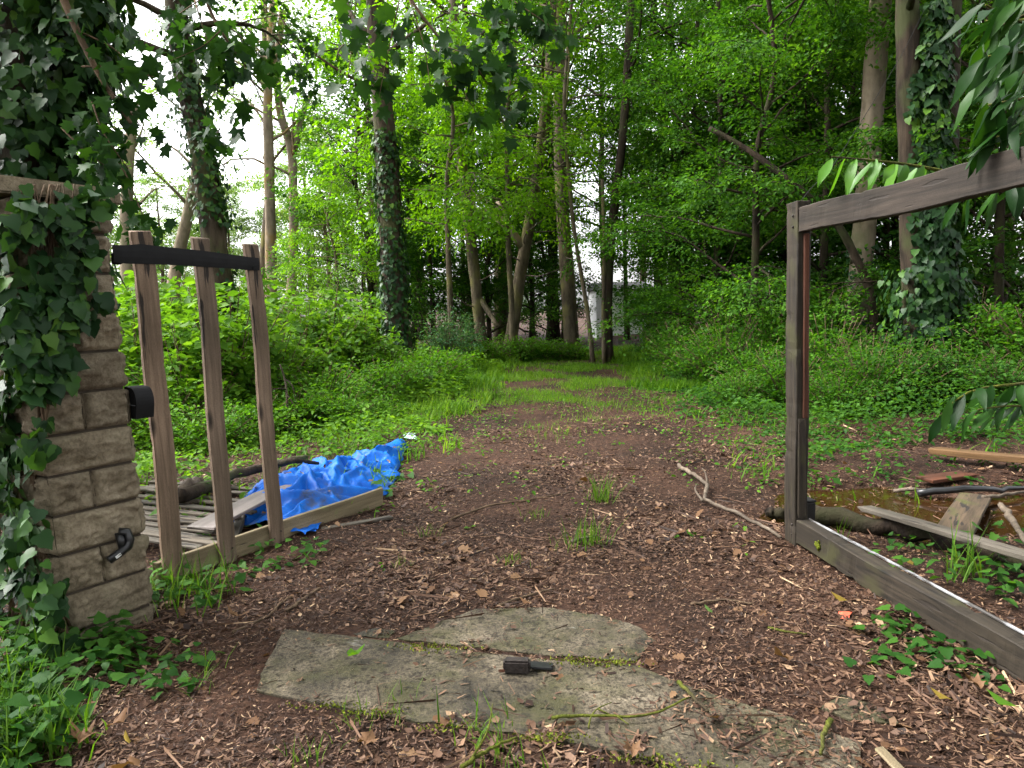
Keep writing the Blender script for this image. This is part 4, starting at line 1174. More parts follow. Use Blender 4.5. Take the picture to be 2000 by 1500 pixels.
# ivy and small herbs at the foot of the pillar, bottom left corner and by the right rail
def px_scatter(rg, n, x0, x1, y0, y1):
    q = np.array([G(a, b) for a, b in zip(rg.uniform(x0, x1, n), rg.uniform(y0, y1, n))])
    return q[:, 0], q[:, 1]
parts = []
for n, bx_, h, lf in ((90, (-40, 240, 1210, 1350), 0.12, 0.055), (80, (-60, 120, 1330, 1520), 0.14, 0.06), (22, (180, 400, 1270, 1360), 0.08, 0.05), (26, (280, 460, 1120, 1200), .12, .06),
                      (18, (470, 620, 1075, 1130), .07, .05), (14, (1680, 1840, 1190, 1330), .06, .055), (9, (1800, 1960, 1270, 1360), .06, .055),
                      (22, (1840, 2010, 1060, 1200), .16, .06), (14, (1640, 1800, 1040, 1120), .06, .05), (16, (640, 800, 900, 980), .14, .08), (16, (300, 560, 960, 1080), .2, .08)):
    x, y = px_scatter(rg, n, *bx_)
    parts.append(herbs(rg, x, y, np.full(len(x), h) * rg.uniform(0.4, 1.2, len(x)), 4, np.full(len(x), lf), spread=0.16, jit=0.3))
P, D, Nn, s = cat(parts)
obj('ground_ivy', leaves('ground_ivy', P, D, Nn, s, 'ivy'), 'leaf_dark', kind='stuff')
# scattered seedlings on the path
x, y = scatter(rg, 2600, (-1.6, 3.4, 4.0, 13), lambda x, y: np.clip((y - 4) / 8, 0.03, 1) * (off_path(x, y) < 0.9) * np.where(np.abs(x - path_c(y)) > 0.8, 0.75, 0.35))
P, D, Nn, s = herbs(rg, x, y, rg.uniform(0.02, 0.08, len(x)), 4, rg.uniform(0.025, 0.05, len(x)), spread=0.15)
obj('path_seedlings', leaves('path_seedlings', P, D, Nn, s, 'oval'), 'leaf_shrub', kind='stuff')
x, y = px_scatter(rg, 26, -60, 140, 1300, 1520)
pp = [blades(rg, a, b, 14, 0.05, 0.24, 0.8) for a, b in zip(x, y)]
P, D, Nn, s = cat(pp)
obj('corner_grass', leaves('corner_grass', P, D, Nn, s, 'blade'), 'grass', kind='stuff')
# moss along the slab edge
mp = []
for a, b in ((870, 1420), (1060, 1440), (1090, 1443), (1330, 1500), (1245, 1482), (1150, 1292), (1110, 1288), (1200, 1296), (720, 1392), (820, 1262), (870, 1268), (640, 1378)):
    c = G(a, b, 0.03)
    for _ in range(90):
        mp.append(c + np.array([rng.normal(0, 0.07), rng.normal(0, 0.012), rng.normal(0, 0.003)]) )
mp = np.array(mp); nn = len(mp)
obj('moss', leaves('moss', mp, rng.normal(0, 1, (nn, 3)) + [0, 0, 0.8], rng.normal(0, 1, (nn, 3)), rng.uniform(0.006, 0.018, nn), 'rhomb'), 'moss', kind='stuff')

# ------------------------------------------------------------------ trees
def perp(d, rg):
    a = rg.normal(0, 1, 3); a -= d * (a @ d); return a / np.linalg.norm(a)
def grow(seed, path, r0, r1, start=0.35, limbs=12, llen=3.0, elev=(10, 50), subs=6, per=6, K=14, slen=0.6, leaf=0.09, tpl='rhomb', sides=10, droop=0.25,
         limb_r=0.32, flare=1.5, taper_top=True, curl=0.25, keep=None, dens=1.0):
    """trunk along path (local points), limbs, side branches and leaf sprays; returns wood mesh builder and leaf arrays"""
    rg = np.random.default_rng(seed)
    n = max(10, int(len(path) * 4))
    Pp = resample(path, n)
    h = np.linspace(0, 1, n)
    rad = r0 + (r1 - r0) * h
    rad[:3] *= np.array([flare, 1 + (flare - 1) * 0.35, 1 + (flare - 1) * 0.1])
    wood = MB(); tube(wood, Pp, rad, sides, 0.14, seed)
    twigs = MB()
    O, Dr, Ls = [], [], []
    az = rg.uniform(0, 6.28)
    for i in range(limbs):
        t_ = start + (1 - start) * (i + rg.random() * 0.7) / limbs
        t_ = min(t_, 0.995)
        p = np.array([np.interp(t_, h, Pp[:, k]) for k in range(3)])
        rr_ = np.interp(t_, h, rad)
        az += 2.4 + rg.normal(0, 0.4)
        el = R(rg.uniform(*elev) + 25 * (t_ - start))
        d = np.array([math.cos(az) * math.cos(el), math.sin(az) * math.cos(el), math.sin(el)])
        L = llen * rg.uniform(0.7, 1.2) * (1.05 - 0.55 * (t_ - start) / (1 - start + 1e-6))
        q = [p]; dd = d.copy()
        for s_ in range(7):
            dd = unit(dd + rg.normal(0, curl * 0.6, 3) + np.array([0, 0, -0.03 * s_ * droop * 3 + 0.04]))
            q.append(q[-1] + dd * L / 7)
        q = np.array(q)
        lr = max(0.012, min(rr_ * 0.6, limb_r * rr_ + 0.01))
        tube(wood, q, np.linspace(lr, 0.008, len(q)), 6, 0.15, seed + i)
        for j in range(subs):
            u = 0.25 + 0.75 * (j + rg.random()) / subs
            b = np.array([np.interp(u, np.linspace(0, 1, len(q)), q[:, k]) for k in range(3)])
            dl = q[min(int(u * 7) + 1, 7)] - q[min(int(u * 7), 6)]; dl = unit(dl)
            sd_ = np.cross(dl, [0, 0, 1.0]); sd_ = unit(sd_) * (1 if (j % 2) else -1)
            d2 = unit(dl * 0.8 + sd_ * rg.uniform(0.5, 1.1) + np.array([0, 0, rg.normal(0.05, 0.28)]))
            L2 = L * 0.45 * rg.uniform(0.6, 1.2) * (1.15 - 0.5 * u)
            e = [b]; de = d2.copy()
            for s_ in range(4):
                de = unit(de + rg.normal(0, curl * 0.5, 3) + np.array([0, 0, -0.06 * droop * 4]))
                e.append(e[-1] + de * L2 / 4)
            e = np.array(e)
            if rg.random() < dens:
                tube(twigs, e, np.linspace(max(0.006, lr * 0.25), 0.004, 5), 4, 0)
                for k in range(per):
                    u2 = 0.2 + 0.8 * (k + rg.random()) / per
                    O.append([np.interp(u2, np.linspace(0, 1, 5), e[:, c]) for c in range(3)])
                    s2 = np.cross(de, [0, 0, 1.0]) * (1 if k % 2 else -1)
                    Dr.append(de * 0.7 + s2 * rg.uniform(0.1, 1.0) + rg.normal(0, 0.2, 3)); Ls.append(slen * rg.uniform(0.6, 1.3))
    O = np.array(O); Dr = np.array(Dr); Ls = np.array(Ls)
    LP, LD, LN = sprays(rg, O, Dr, Ls, K, droop=droop)
    s = leaf * rg.uniform(0.6, 1.3, len(LP))
    if keep is not None:
        kk = keep(LP); LP, LD, LN, s = LP[kk], LD[kk], LN[kk], s[kk]
    return wood, twigs, (LP, LD, LN, s), (Pp, rad)
NL = [0]
def tree(name, label, cat_, base, path, r0, r1, bark, leafm, group=None, tpl='rhomb', **kw):
    base = np.array(base, float)
    local = np.array(path, float) - base
    th = thing(name, label, cat_, tuple(base), 0, group)
    wood, twigs, L, tr = grow(kw.pop('seed', 1), local, r0, r1, tpl=tpl, **kw)
    tw = obj('trunk', wood.mesh('trunk'), bark, th)
    if twigs.n:
        obj('branches', twigs.mesh('branches'), bark, tw, kind='stuff')
    if len(L[0]):
        NL[0] += len(L[0])
        obj('crown', leaves('crown', *L, tpl), leafm, th)
    return th, tr
def ppath(px, d, base_z=None):
    """trunk path: photo pixels at forward distance d, foot on the ground"""
    pts = [at(a, b, d + (q[0] if q else 0)) for a, b, *q in px]
    p0 = pts[0].copy(); p0[2] = float(gh(p0[0], d)) - 0.05
    return p0, [p0] + pts[1:]
def ivy_coat(parent, tr, n, z0, z1, leaf, seed, thick=0.12, az=None, spread=3.2, mat='leaf_ivy', name='ivy', prof=None):
    """ivy leaves hanging on a trunk between heights z0 and z1 (local)"""
    rg = np.random.default_rng(seed)
    Pp, rad = tr
    z = rg.uniform(z0, z1, n) if prof is None else z0 + (z1 - z0) * prof(rg, n)
    c = np.stack([np.interp(z, Pp[:, 2], Pp[:, k]) for k in range(3)], 1); c[:, 2] = z
    r_ = np.interp(z, Pp[:, 2], rad)
    a = rg.uniform(-math.pi, math.pi, n) if az is None else rg.normal(az, spread / 2, n)
    clump = 0.5 + 0.5 * np.sin(a * 2 + z * 3.1) * np.sin(z * 5.3 + a)
    k = rg.random(n) < 0.35 + 0.65 * clump
    z, c, r_, a = z[k], c[k], r_[k], a[k]; n = len(z)
    out_ = np.stack([np.cos(a), np.sin(a), np.zeros(n)], 1)
    off = rg.random(n) ** 1.5 * thick * (0.4 + 0.9 * clump[k])
    P = c + out_ * (r_ + 0.01 + off)[:, None]
    D = np.stack([-np.sin(a) * rg.normal(0, 0.6, n), np.cos(a) * rg.normal(0, 0.6, n), -np.ones(n)], 1) + out_ * rg.uniform(0.1, 0.7, n)[:, None]
    N_ = out_ + rg.normal(0, 0.3, (n, 3)) + [0, 0, 0.35]
    return obj(name, leaves(name, P, D, N_, leaf * rg.uniform(0.6, 1.25, n), 'ivy'), mat, parent, kind='stuff')

# --- the ivy-wrapped tree left of the path
b, pth = ppath([(780, 720), (776, 640), (765, 480), (755, 300), (745, 180), (735, 60), (728, -120), (722, -400), (715, -700)], 16.5)
th, tr = tree('ivy_wrapped_tree', 'tall dark trunk wrapped in ivy, left of the path', 'tree', b, pth, 0.30, 0.13, 'bark_oak', 'leaf_oak', seed=101, start=0.36, limbs=16, llen=3.8, elev=(-15, 35), subs=7, per=6, K=13, slen=0.7, leaf=0.13, tpl='oak', droop=0.45, flare=1.6)
ivy_coat(th, tr, 3600, 0.1, 5.6, 0.10, 1, 0.10, prof=lambda rg, n: rg.random(n) ** 1.35)
# --- leaning ivy tree above the gate boards
b, pth = ppath([(440, 640), (428, 560), (412, 420), (392, 280), (362, 150), (345, 40), (335, -100), (330, -300)], 12.5)
th, tr = tree('leaning_oak', 'leaning dark trunk with ivy patches behind the gate boards', 'tree', b, pth, 0.25, 0.15, 'bark_oak', 'leaf_maple', seed=102, start=0.62, limbs=9, llen=2.2, elev=(-20, 25), subs=6, per=5, K=10, slen=0.5, leaf=0.12, tpl='maple', droop=0.5, dens=0.8)
ivy_coat(th, tr, 1500, 3.0, 6.6, 0.09, 2, 0.22, az=-0.6, spread=2.6)
ivy_coat(th, tr, 500, 0.0, 2.6, 0.09, 3, 0.10)
# --- twin trunk with ivy on the right
b, pth = ppath([(1795, 820), (1790, 640), (1782, 400), (1775, 200), (1772, 0), (1770, -200), (1765, -500)], 10.6)
th, tr = tree('ivy_twin_tree', 'thick twin trunk covered in big ivy leaves on the right', 'tree', b, pth, 0.19, 0.13, 'bark_dark', 'leaf_mid', seed=103, start=0.6, limbs=11, llen=3.2, elev=(-10, 40), subs=6, per=5, K=12, slen=0.6, leaf=0.10, tpl='oval', droop=0.3, flare=1.5)
m2 = MB(); _, p2 = ppath([(1845, 810), (1842, 640), (1845, 400), (1850, 200), (1856, 0), (1862, -300)], 10.9)
tube(m2, resample(np.array(p2) - b, 30), np.linspace(0.19, 0.13, 30), 12, 0.2, 5); obj('second_trunk', m2.mesh('second_trunk'), 'bark_dark', th)
ctr = resample((np.array(pth[:6]) + np.array(p2[:6])) / 2 - b, 30)
ivy_coat(th, (ctr - np.array([0.06, 0.16, 0]), np.linspace(0.26, 0.10, 30)), 4600, 0.0, 5.6, 0.125, 4, 0.14, az=-1.57, spread=1.9, prof=lambda rg, n: rg.random(n) ** 1.15)
ivy_coat(th, (ctr, np.linspace(0.44, 0.26, 30)), 1900, 0.0, 1.9, 0.11, 5, 0.30)
ivy_coat(th, tr, 1500, 0.2, 4.6, 0.115, 55, 0.08, az=-1.0, spread=1.1)
# --- pale smooth trunk
b, pth = ppath([(1664, 760), (1672, 620), (1690, 430), (1703, 240), (1712, 100), (1722, -20), (1735, -250), (1745, -600)], 13)
th, tr = tree('pale_trunk_tree', 'straight pale smooth trunk between the right gate post and the ivy trunk', 'tree', b, pth, 0.20, 0.17, 'bark_pale', 'leaf_mid', seed=104, start=0.66, limbs=10, llen=3.0, elev=(-5, 45), subs=6, per=5, K=12, slen=0.6, leaf=0.09, tpl='oval', flare=1.3, sides=14)
ivy_coat(th, tr, 420, 0.2, 2.4, 0.09, 6, 0.10)
# --- bare lower trunks in the middle
MID = [('crooked_tree', 'slim brown trunk with a broken side limb left of centre', [(945, 705), (938, 650), (930, 560), (920, 470), (912, 400), (900, 300), (893, 180), (885, 0)], 21, 0.17, 0.12, 'bark_grey', 201),
       ('forked_tree', 'grey trunk leaning right that forks, right of the crooked trunk', [(992, 705), (1003, 630), (1015, 540), (1030, 460), (1042, 390), (1062, 250), (1075, 120), (1080, -60)], 21.5, 0.19, 0.12, 'bark_grey', 202),
       ('stout_tree', 'stout straight grey trunk in the centre of the wood edge', [(1118, 690), (1112, 600), (1104, 480), (1097, 380), (1094, 250), (1092, 80), (1090, -100)], 24, 0.25, 0.18, 'bark_grey', 203),
       ('slim_pole_tree', 'slim pale stem leaning left beside the stout trunk', [(1158, 705), (1150, 620), (1136, 540), (1124, 470), (1115, 400), (1100, 200)], 19, 0.06, 0.04, 'bark_grey', 204),
       ('dark_twin_tree', 'dark straight trunk with a thin pale stem at the path bend', [(1188, 706), (1186, 600), (1190, 500), (1200, 400), (1215, 290), (1225, 150), (1235, -60)], 19, 0.13, 0.09, 'bark_dark', 205)]
for nm, lab, px, d, r0, r1, bk, sd_ in MID:
    b, pth = ppath(px, d)
    up_ = pth[-1] + np.array([0.4, 0.5, 3.5]); pth.append(up_)
    th, tr = tree(nm, lab, 'tree', b, pth, r0, r1, bk, 'leaf_mid' if sd_ != 201 else 'leaf_oak', seed=sd_, start=0.5, limbs=10, llen=3.4, elev=(-5, 45), subs=6, per=5, K=14, slen=0.75, leaf=0.11, tpl='oval', flare=1.35)
    m2 = MB(); rg = np.random.default_rng(sd_)
    if nm == 'crooked_tree':
        q = np.array([at(935, 580, d), at(955, 610, d - 0.3), at(972, 637, d - 0.6)]) - b
        tube(m2, resample(q, 8), np.linspace(0.09, 0.06, 8), 7, .2)
        obj('broken_limb', m2.mesh('broken_limb'), bk, th)
    if nm == 'forked_tree':
        q = np.array([at(1020, 480, d), at(1000, 455, d), at(985, 425, d), at(972, 395, d + .3)]) - b
        tube(m2, resample(q, 8), np.linspace(0.14, 0.08, 8), 7, .2)
        obj('broken_limb', m2.mesh('broken_limb'), 'bark_orange', th)
    if nm == 'dark_twin_tree':
        q = np.array([at(1180, 712, d - .2), at(1178, 600, d - .2), at(1180, 480, d - .2), at(1176, 350, d)]) - b
        tube(m2, resample(q, 14), np.linspace(0.06, 0.04, 14), 7, .2)
        obj('thin_stem', m2.mesh('thin_stem'), 'bark_grey', th)
    # dead twigs on the lower trunk
    if sd_ < 204:
        m3 = MB()
        for k in range(9):
            i = int(len(tr[0]) * rg.uniform(0.12, 0.42)); p = tr[0][i]; a = rg.uniform(-3.2, 0.2)
            dd = np.array([math.cos(a), math.sin(a), rg.uniform(-0.3, 0.4)]); q = [p]
            for s_ in range(6):
                dd = unit(dd + rg.normal(0, 0.35, 3)); q.append(q[-1] + dd * rg.uniform(0.15, 0.4))
            tube(m3, q, np.linspace(0.025, 0.006, 7), 5)
        obj('dead_twigs', m3.mesh('dead_twigs'), 'stick_grey', th, kind='stuff')
# --- slender pale trees in the left clearing
LEFT = [('slender_tree', 'curving pale bare trunk between the first two gate boards', [(326, 640), (338, 560), (352, 480), (372, 400), (385, 335), (388, 250), (380, 120)], 26, 0.26, 0.14, 'bark_pale', 301),
        ('slender_tree', 'orange tinged slim trunk just right of the third gate board', [(531, 660), (530, 560), (528, 440), (526, 330), (522, 200), (530, 60), (540, -100)], 27, 0.24, 0.13, 'bark_orange', 302),
        ('slender_tree', 'right hand slim forked trunk with two arms over the clearing', [(560, 660), (568, 580), (574, 480), (573, 380), (571, 290), (545, 220), (540, 130), (552, 20)], 27.5, 0.21, 0.12, 'bark_orange', 303),
        ('slender_tree', 'grey slim trunk left of the orange tinged trunk', [(506, 650), (512, 540), (522, 430), (530, 330), (524, 240), (521, 150), (515, 0)], 28, 0.20, 0.12, 'bark_grey', 304),
        ('slender_tree', 'pale bare trunk seen close beside the stone pillar', [(258, 660), (253, 600), (247, 500), (247, 380), (252, 300), (262, 200)], 24, 0.24, 0.16, 'bark_pale', 305)]
for nm, lab, px, d, r0, r1, bk, sd_ in LEFT:
    b, pth = ppath(px, d)
    th, tr = tree(nm, lab, 'tree', b, pth, r0, r1, bk, 'leaf_pale', seed=sd_, start=0.5, limbs=9, llen=3.0, elev=(15, 60), subs=5, per=4, K=12, slen=0.7, leaf=0.13, dens=0.75, flare=1.3)
    if sd_ == 303:
        m2 = MB(); q = np.array([at(573, 300, d), at(585, 250, d), at(595, 200, d), at(610, 180, d)]) - b
        tube(m2, resample(q, 8), np.linspace(0.14, 0.09, 8), 7, .2); obj('second_arm', m2.mesh('second_arm'), bk, th)
print('leaves so far', NL[0])

# --- trees that stand in numbers: a few kinds, copied
def vpath(H, rg, wob=0.25):
    return [np.array([rg.normal(0, wob) * k / 5, rg.normal(0, wob) * k / 5, H * k / 5 - 0.05]) for k in range(6)]
PROTO = {}
MARKS = [(60, 'behind the ivy clad tree'), (250, 'beside the stone pillar'), (320, 'past the first gate board'), (400, 'past the second gate board'), (480, 'left of the third gate board'), (545, 'by the orange tinged trunk'), (620, 'right of the slim forked trunk'),
         (700, 'left of the ivy wrapped trunk'), (790, 'at the ivy wrapped trunk'), (860, 'right of the ivy wrapped trunk'), (935, 'at the crooked trunk'), (1010, 'at the forked trunk'), (1090, 'at the stout trunk'), (1180, 'at the path bend'),
         (1300, 'right of the path bend'), (1380, 'above the fallen branch'), (1470, 'left of the right gate post'), (1550, 'at the right gate post'), (1620, 'in the right gate frame'), (1690, 'at the pale trunk'), (1760, 'left of the ivy twin trunk'), (1830, 'at the ivy twin trunk'), (1920, 'right of the ivy twin trunk'), (2040, 'at the right picture edge')]
SEEN = {}
DEPTHS = ['nearest one', 'second nearest', 'third nearest', 'fourth nearest', 'fifth nearest', 'farthest one']
def spot(what, px, d, row):
    ph = min(MARKS, key=lambda q: abs(q[0] - px))[1]
    k = SEEN.get((what, ph), 0); SEEN[(what, ph)] = k + 1
    return what + ' ' + ph + ', ' + row + (', ' + DEPTHS[k] if k else '')
def proto(kind, seed, H, r0, bark, leafm, **kw):
    rg = np.random.default_rng(seed)
    th, tr = tree('wood_tree', '', 'tree', (0, 0, 0), vpath(H, rg), r0, 0.04, bark, leafm, seed=seed, **kw)
    PROTO.setdefault(kind, []).append([th, False])
def place(kind, i, px, d, rot, sc, label, group, name=None):
    src = PROTO[kind][i % len(PROTO[kind])]
    p = at(px, 640, d); x = p[0]
    loc = (x, d, float(gh(x, d)) - 0.03)
    if not src[1]:
        src[1] = True; o = src[0]; o.location = loc; o.rotation_euler = (0, 0, rot); o.scale = (sc, sc, sc)
        o['label'] = label; o['group'] = group
    else:
        o = copy_thing(src[0], loc, rot, (sc, sc, sc), label, group)
    if name: o.name = name
    return o
proto('tall', 401, 19, 0.24, 'bark_dark', 'leaf_mid', start=0.22, limbs=26, llen=4.2, elev=(-5, 50), subs=8, per=6, K=15, slen=0.8, leaf=0.13)
proto('tall', 402, 18, 0.22, 'bark_dark', 'leaf_mid', start=0.28, limbs=24, llen=3.8, elev=(-10, 45), subs=8, per=6, K=15, slen=0.8, leaf=0.13)
proto('tall', 403, 20, 0.26, 'bark_grey', 'leaf_dark', start=0.2, limbs=26, llen=4.0, elev=(-5, 50), subs=8, per=6, K=15, slen=0.8, leaf=0.13)
proto('bushy', 411, 8, 0.11, 'bark_dark', 'leaf_mid', start=0.06, limbs=24, llen=2.8, elev=(0, 50), subs=8, per=6, K=15, slen=0.6, leaf=0.11)
proto('bushy', 412, 7, 0.10, 'bark_dark', 'leaf_dark', start=0.06, limbs=22, llen=2.6, elev=(-5, 45), subs=8, per=6, K=15, slen=0.6, leaf=0.11)
proto('beech', 421, 7.5, 0.09, 'bark_dark', 'leaf_mid', start=0.08, limbs=24, llen=3.0, elev=(-8, 25), subs=9, per=7, K=16, slen=0.55, leaf=0.075, tpl='oval', droop=0.2)
proto('beech', 422, 8.5, 0.10, 'bark_dark', 'leaf_mid', start=0.12, limbs=24, llen=3.2, elev=(-8, 25), subs=9, per=7, K=16, slen=0.55, leaf=0.075, tpl='oval', droop=0.2)
proto('pale', 431, 13, 0.22, 'bark_grey', 'leaf_pale', start=0.15, limbs=22, llen=4.4, elev=(0, 50), subs=8, per=6, K=15, slen=0.9, leaf=0.17)
proto('pale', 432, 11, 0.20, 'bark_grey', 'leaf_pale', start=0.12, limbs=22, llen=4.0, elev=(0, 50), subs=8, per=6, K=15, slen=0.9, leaf=0.17)
proto('bright', 441, 9, 0.10, 'bark_grey', 'leaf_oak', start=0.42, limbs=20, llen=3.0, elev=(-15, 30), subs=8, per=6, K=10, slen=0.6, leaf=0.12, tpl='oak', droop=0.4)
print('leaves in kinds', NL[0])
rg = np.random.default_rng(21)
# far wood behind the path, centre and right
for i, (px, d) in enumerate([(820, 33), (900, 29), (990, 31), (1070, 30), (1130, 31), (1330, 31), (1330, 25), (1470, 24), (1560, 30), (1640, 25), (1760, 28), (1850, 20), (1950, 24), (2060, 20), (740, 36), (1000, 42), (1185, 38), (1240, 41), (1275, 29)]):
    place('tall', i, px + rg.normal(0, 12), d, rg.uniform(0, 6.28), rg.uniform(0.85, 1.15), spot('tall wood tree', px, d, 'front rank' if d < 29 else 'rear rank'), 'trees of the dense wood behind the path', 'wood_tree')
# unseen trees added beside and behind the viewer, whose crowns shade the gateway
for i, (x_, y_) in enumerate([(3.0, -4.0), (7.0, 0.5), (-3.0, -6.0), (-7.5, -1.2), (-8.5, -6.0), (8.0, -6.0)]):
    copy_thing(PROTO['tall'][i % 3][0], (x_, y_, 0), rg.uniform(0, 6.28), (1, 1, 1), ['tall unseen shade tree behind the viewer to the right', 'tall unseen shade tree right of the gateway', 'tall unseen shade tree behind the viewer to the left', 'tall unseen shade tree left of the gateway', 'farther unseen shade tree behind the viewer, left', 'farther unseen shade tree behind the viewer, right'][i], 'unseen shade trees on the near side of the gateway').name = 'unseen_shade_tree'
place('tall', 1, 1225, 29.5, 1.0, 0.5, 'small dark tree whose crown hangs over the white outbuilding', 'trees of the dense wood behind the path', 'wood_tree')
# understorey below them
for i, (px, d) in enumerate([(850, 24), (910, 28), (960, 26), (1030, 29), (1070, 30), (1350, 24), (1360, 20), (1440, 18), (1510, 20), (1590, 17), (1650, 19), (1740, 16), (1930, 15), (2000, 13), (1870, 18), (1390, 33), (1050, 36), (990, 35), (1440, 30), (1540, 27), (720, 24), (800, 27)]):
    place('bushy', i, px + rg.normal(0, 10), d, rg.uniform(0, 6.28), rg.uniform(0.8, 1.2), spot('dark bushy small tree', px, d, 'front rank' if d < 22 else 'rear rank'), 'bushy small trees of the wood', 'understorey_tree')
# beech-like saplings with layered sprays, right of the path
for i, (px, d, s_, lab) in enumerate([(1470, 13.5, 0.95, 'layered green sapling left of the right gate post'), (1400, 17, 1.05, 'layered sapling behind the path right verge, farther of two'), (1600, 15, 1.1, 'layered sapling seen through the right gate frame beside the pale trunk'),
                                      (1330, 19, 0.8, 'layered sapling leaning over the path bend'), (1750, 17, 1.1, 'layered sapling behind the pale trunk and the ivy trunk'), (1540, 19, 1.3, 'tall layered sapling above the right gate post'), (1950, 12, 0.95, 'layered sapling right of the ivy twin trunk')]):
    place('beech', i, px, d, rg.uniform(0, 6.28), s_, lab, 'saplings right of the path', 'sapling')
# pale trees across the clearing, left
for i, (px, d) in enumerate([(180, 40), (260, 46), (330, 38), (400, 45), (470, 40), (540, 47), (600, 42), (660, 38), (710, 46), (90, 44), (20, 38), (620, 52), (440, 54), (290, 56), (-60, 44), (760, 48)]):
    place('pale', i, px + rg.normal(0, 10), d, rg.uniform(0, 6.28), rg.uniform(0.6, 0.88), spot('pale green tree across the clearing', px, d, 'front rank' if d < 45 else 'rear rank'), 'trees across the clearing', 'clearing_tree')
# bright young oaks round the ivy-wrapped trunk
for i, (px, d, s_, lab) in enumerate([(885, 18.6, 0.9, 'bright yellow green young oak right of the ivy wrapped trunk'), (1000, 20.0, 0.95, 'bright yellow green young oak over the crooked trunk'), (660, 21.5, 0.6, 'bright young oak left of the ivy wrapped trunk')]):
    place('bright', i, px, d, rg.uniform(0, 6.28), s_, lab, 'bright young oaks by the path', 'young_oak')

# ------------------------------------------------------------------ shrubs
def shrub_proto(kind, seed, h, w_, stems, leafm, leaf, tpl='oval', per=8, K=9, slen=0.35):
    rg = np.random.default_rng(seed)
    th = thing('shrub', '', 'shrub')
    mb = MB(); O, Dr = [], []
    for i in range(stems):
        a = rg.uniform(0, 6.28); rr_ = w_ * math.sqrt(rg.random())
        tip = np.array([math.cos(a) * rr_, math.sin(a) * rr_, h * rg.uniform(0.55, 1.1) * (1 - 0.35 * (rr_ / w_) ** 2)])
        q = resample([[0.15 * tip[0], 0.15 * tip[1], -0.05], [0.5 * tip[0], 0.5 * tip[1], tip[2] * 0.6], tip], 8)
        tube(mb, q, np.linspace(0.014, 0.004, 8), 5)
        for k in range(per):
            u = 0.12 + 0.88 * (k + rg.random()) / per
            p = [np.interp(u, np.linspace(0, 1, 8), q[:, c]) for c in range(3)]
            a2 = rg.uniform(0, 6.28)
            O.append(p); Dr.append([math.cos(a2), math.sin(a2), rg.uniform(-0.1, 0.7)])
    obj('stems', mb.mesh('stems'), 'twig', th, kind='stuff')
    P, D, Nn = sprays(rg, np.array(O), np.array(Dr), slen * rg.uniform(0.6, 1.3, len(O)), K, droop=0.3)
    P[:, 2] = np.maximum(P[:, 2], 0.03)
    NL[0] += len(P)
    obj('foliage', leaves('foliage', P, D, Nn, leaf * rg.uniform(0.6, 1.3, len(P)), tpl), leafm, th)
    PROTO.setdefault(kind, []).append([th, False])
shrub_proto('elder', 501, 1.75, 0.85, 34, 'leaf_bright', 0.125)
shrub_proto('elder', 502, 1.45, 0.8, 34, 'leaf_bright', 0.11)
shrub_proto('bramble', 503, 0.9, 0.9, 46, 'leaf_shrub', 0.075)
shrub_proto('bramble', 504, 0.75, 0.8, 40, 'leaf_shrub', 0.07)
shrub_proto('privet', 505, 1.5, 1.0, 60, 'leaf_mid', 0.065, per=10)
shrub_proto('privet', 506, 1.1, 0.95, 54, 'leaf_mid', 0.06, per=10)
shrub_proto('holly', 507, 2.2, 1.1, 60, 'leaf_blue', 0.085)
shrub_proto('dark', 508, 1.3, 1.0, 50, 'leaf_dark', 0.075)
def put(kind, i, px, d, s_, lab, grp, name):
    o = place(kind, i, px, d, random.uniform(0, 6.28), s_, lab, grp, name); return o
for i, (px, d, s_) in enumerate([(270, 9.5, 1.05), (360, 8.8, 1.0), (440, 9.6, 1.15), (520, 10.5, 1.0), (310, 11.5, 1.3), (400, 12.5, 1.35), (490, 13, 1.3), (580, 12, 1.1), (640, 13.5, 1.15), (700, 13.8, 1.0), (560, 15.5, 1.2), (650, 16.5, 1.2), (220, 13, 1.3), (450, 16.5, 1.3), (340, 17, 1.4), (170, 10.5, 1.2), (720, 18, 1.2)]):
    put('elder', i, px, d, s_, spot('bright leafy shrub', px, d, 'near row' if d < 11 else 'back row'), 'bright shrubs left of the path', 'leafy_shrub')
for i, (px, d, s_) in enumerate([(620, 10, 0.9), (690, 10.8, 0.9), (740, 11.5, 0.85), (560, 9, 0.8), (300, 8, 0.75), (790, 12.5, 0.9), (840, 13.5, 0.85), (480, 8.3, 0.75), (660, 9.2, 0.6), (870, 15, 0.9), (760, 14, 0.9), (830, 16.5, 0.9), (400, 7.6, 0.6), (740, 9.8, 0.5), (1010, 20, 0.9), (1070, 20.5, 0.9), (950, 19.5, 0.8), (1120, 20.5, 0.8), (900, 18.5, .8)]):
    put('bramble', i, px, d, s_, spot('low bramble clump', px, d, 'near row' if d < 11 else 'back row'), 'low brambles left of the path', 'bramble')
for i, (px, d, s_) in enumerate([(1330, 14.5, 0.8), (1370, 13, 0.85), (1420, 12, 0.9), (1480, 11, 0.85), (1300, 16.5, 0.8), (1380, 16, 1.1), (1450, 14, 1.1), (1520, 13, 1.1), (1590, 12.5, 1.1), (1540, 10, 0.8), (1620, 10.5, 0.85), (1690, 11, 0.9), (1900, 10.5, 1.0), (1970, 10, 1.0), (1700, 9.2, 0.7), (1640, 9, 0.6), (2050, 9.5, 1.0), (1440, 10, 0.5), (1300, 19, 0.7), (1300, 21.5, 0.7)]):
    put('privet', i, px, d, s_, spot('small leaved green shrub', px, d, 'near row' if d < 12 else 'back row'), 'shrubs right of the path', 'hedge_shrub')
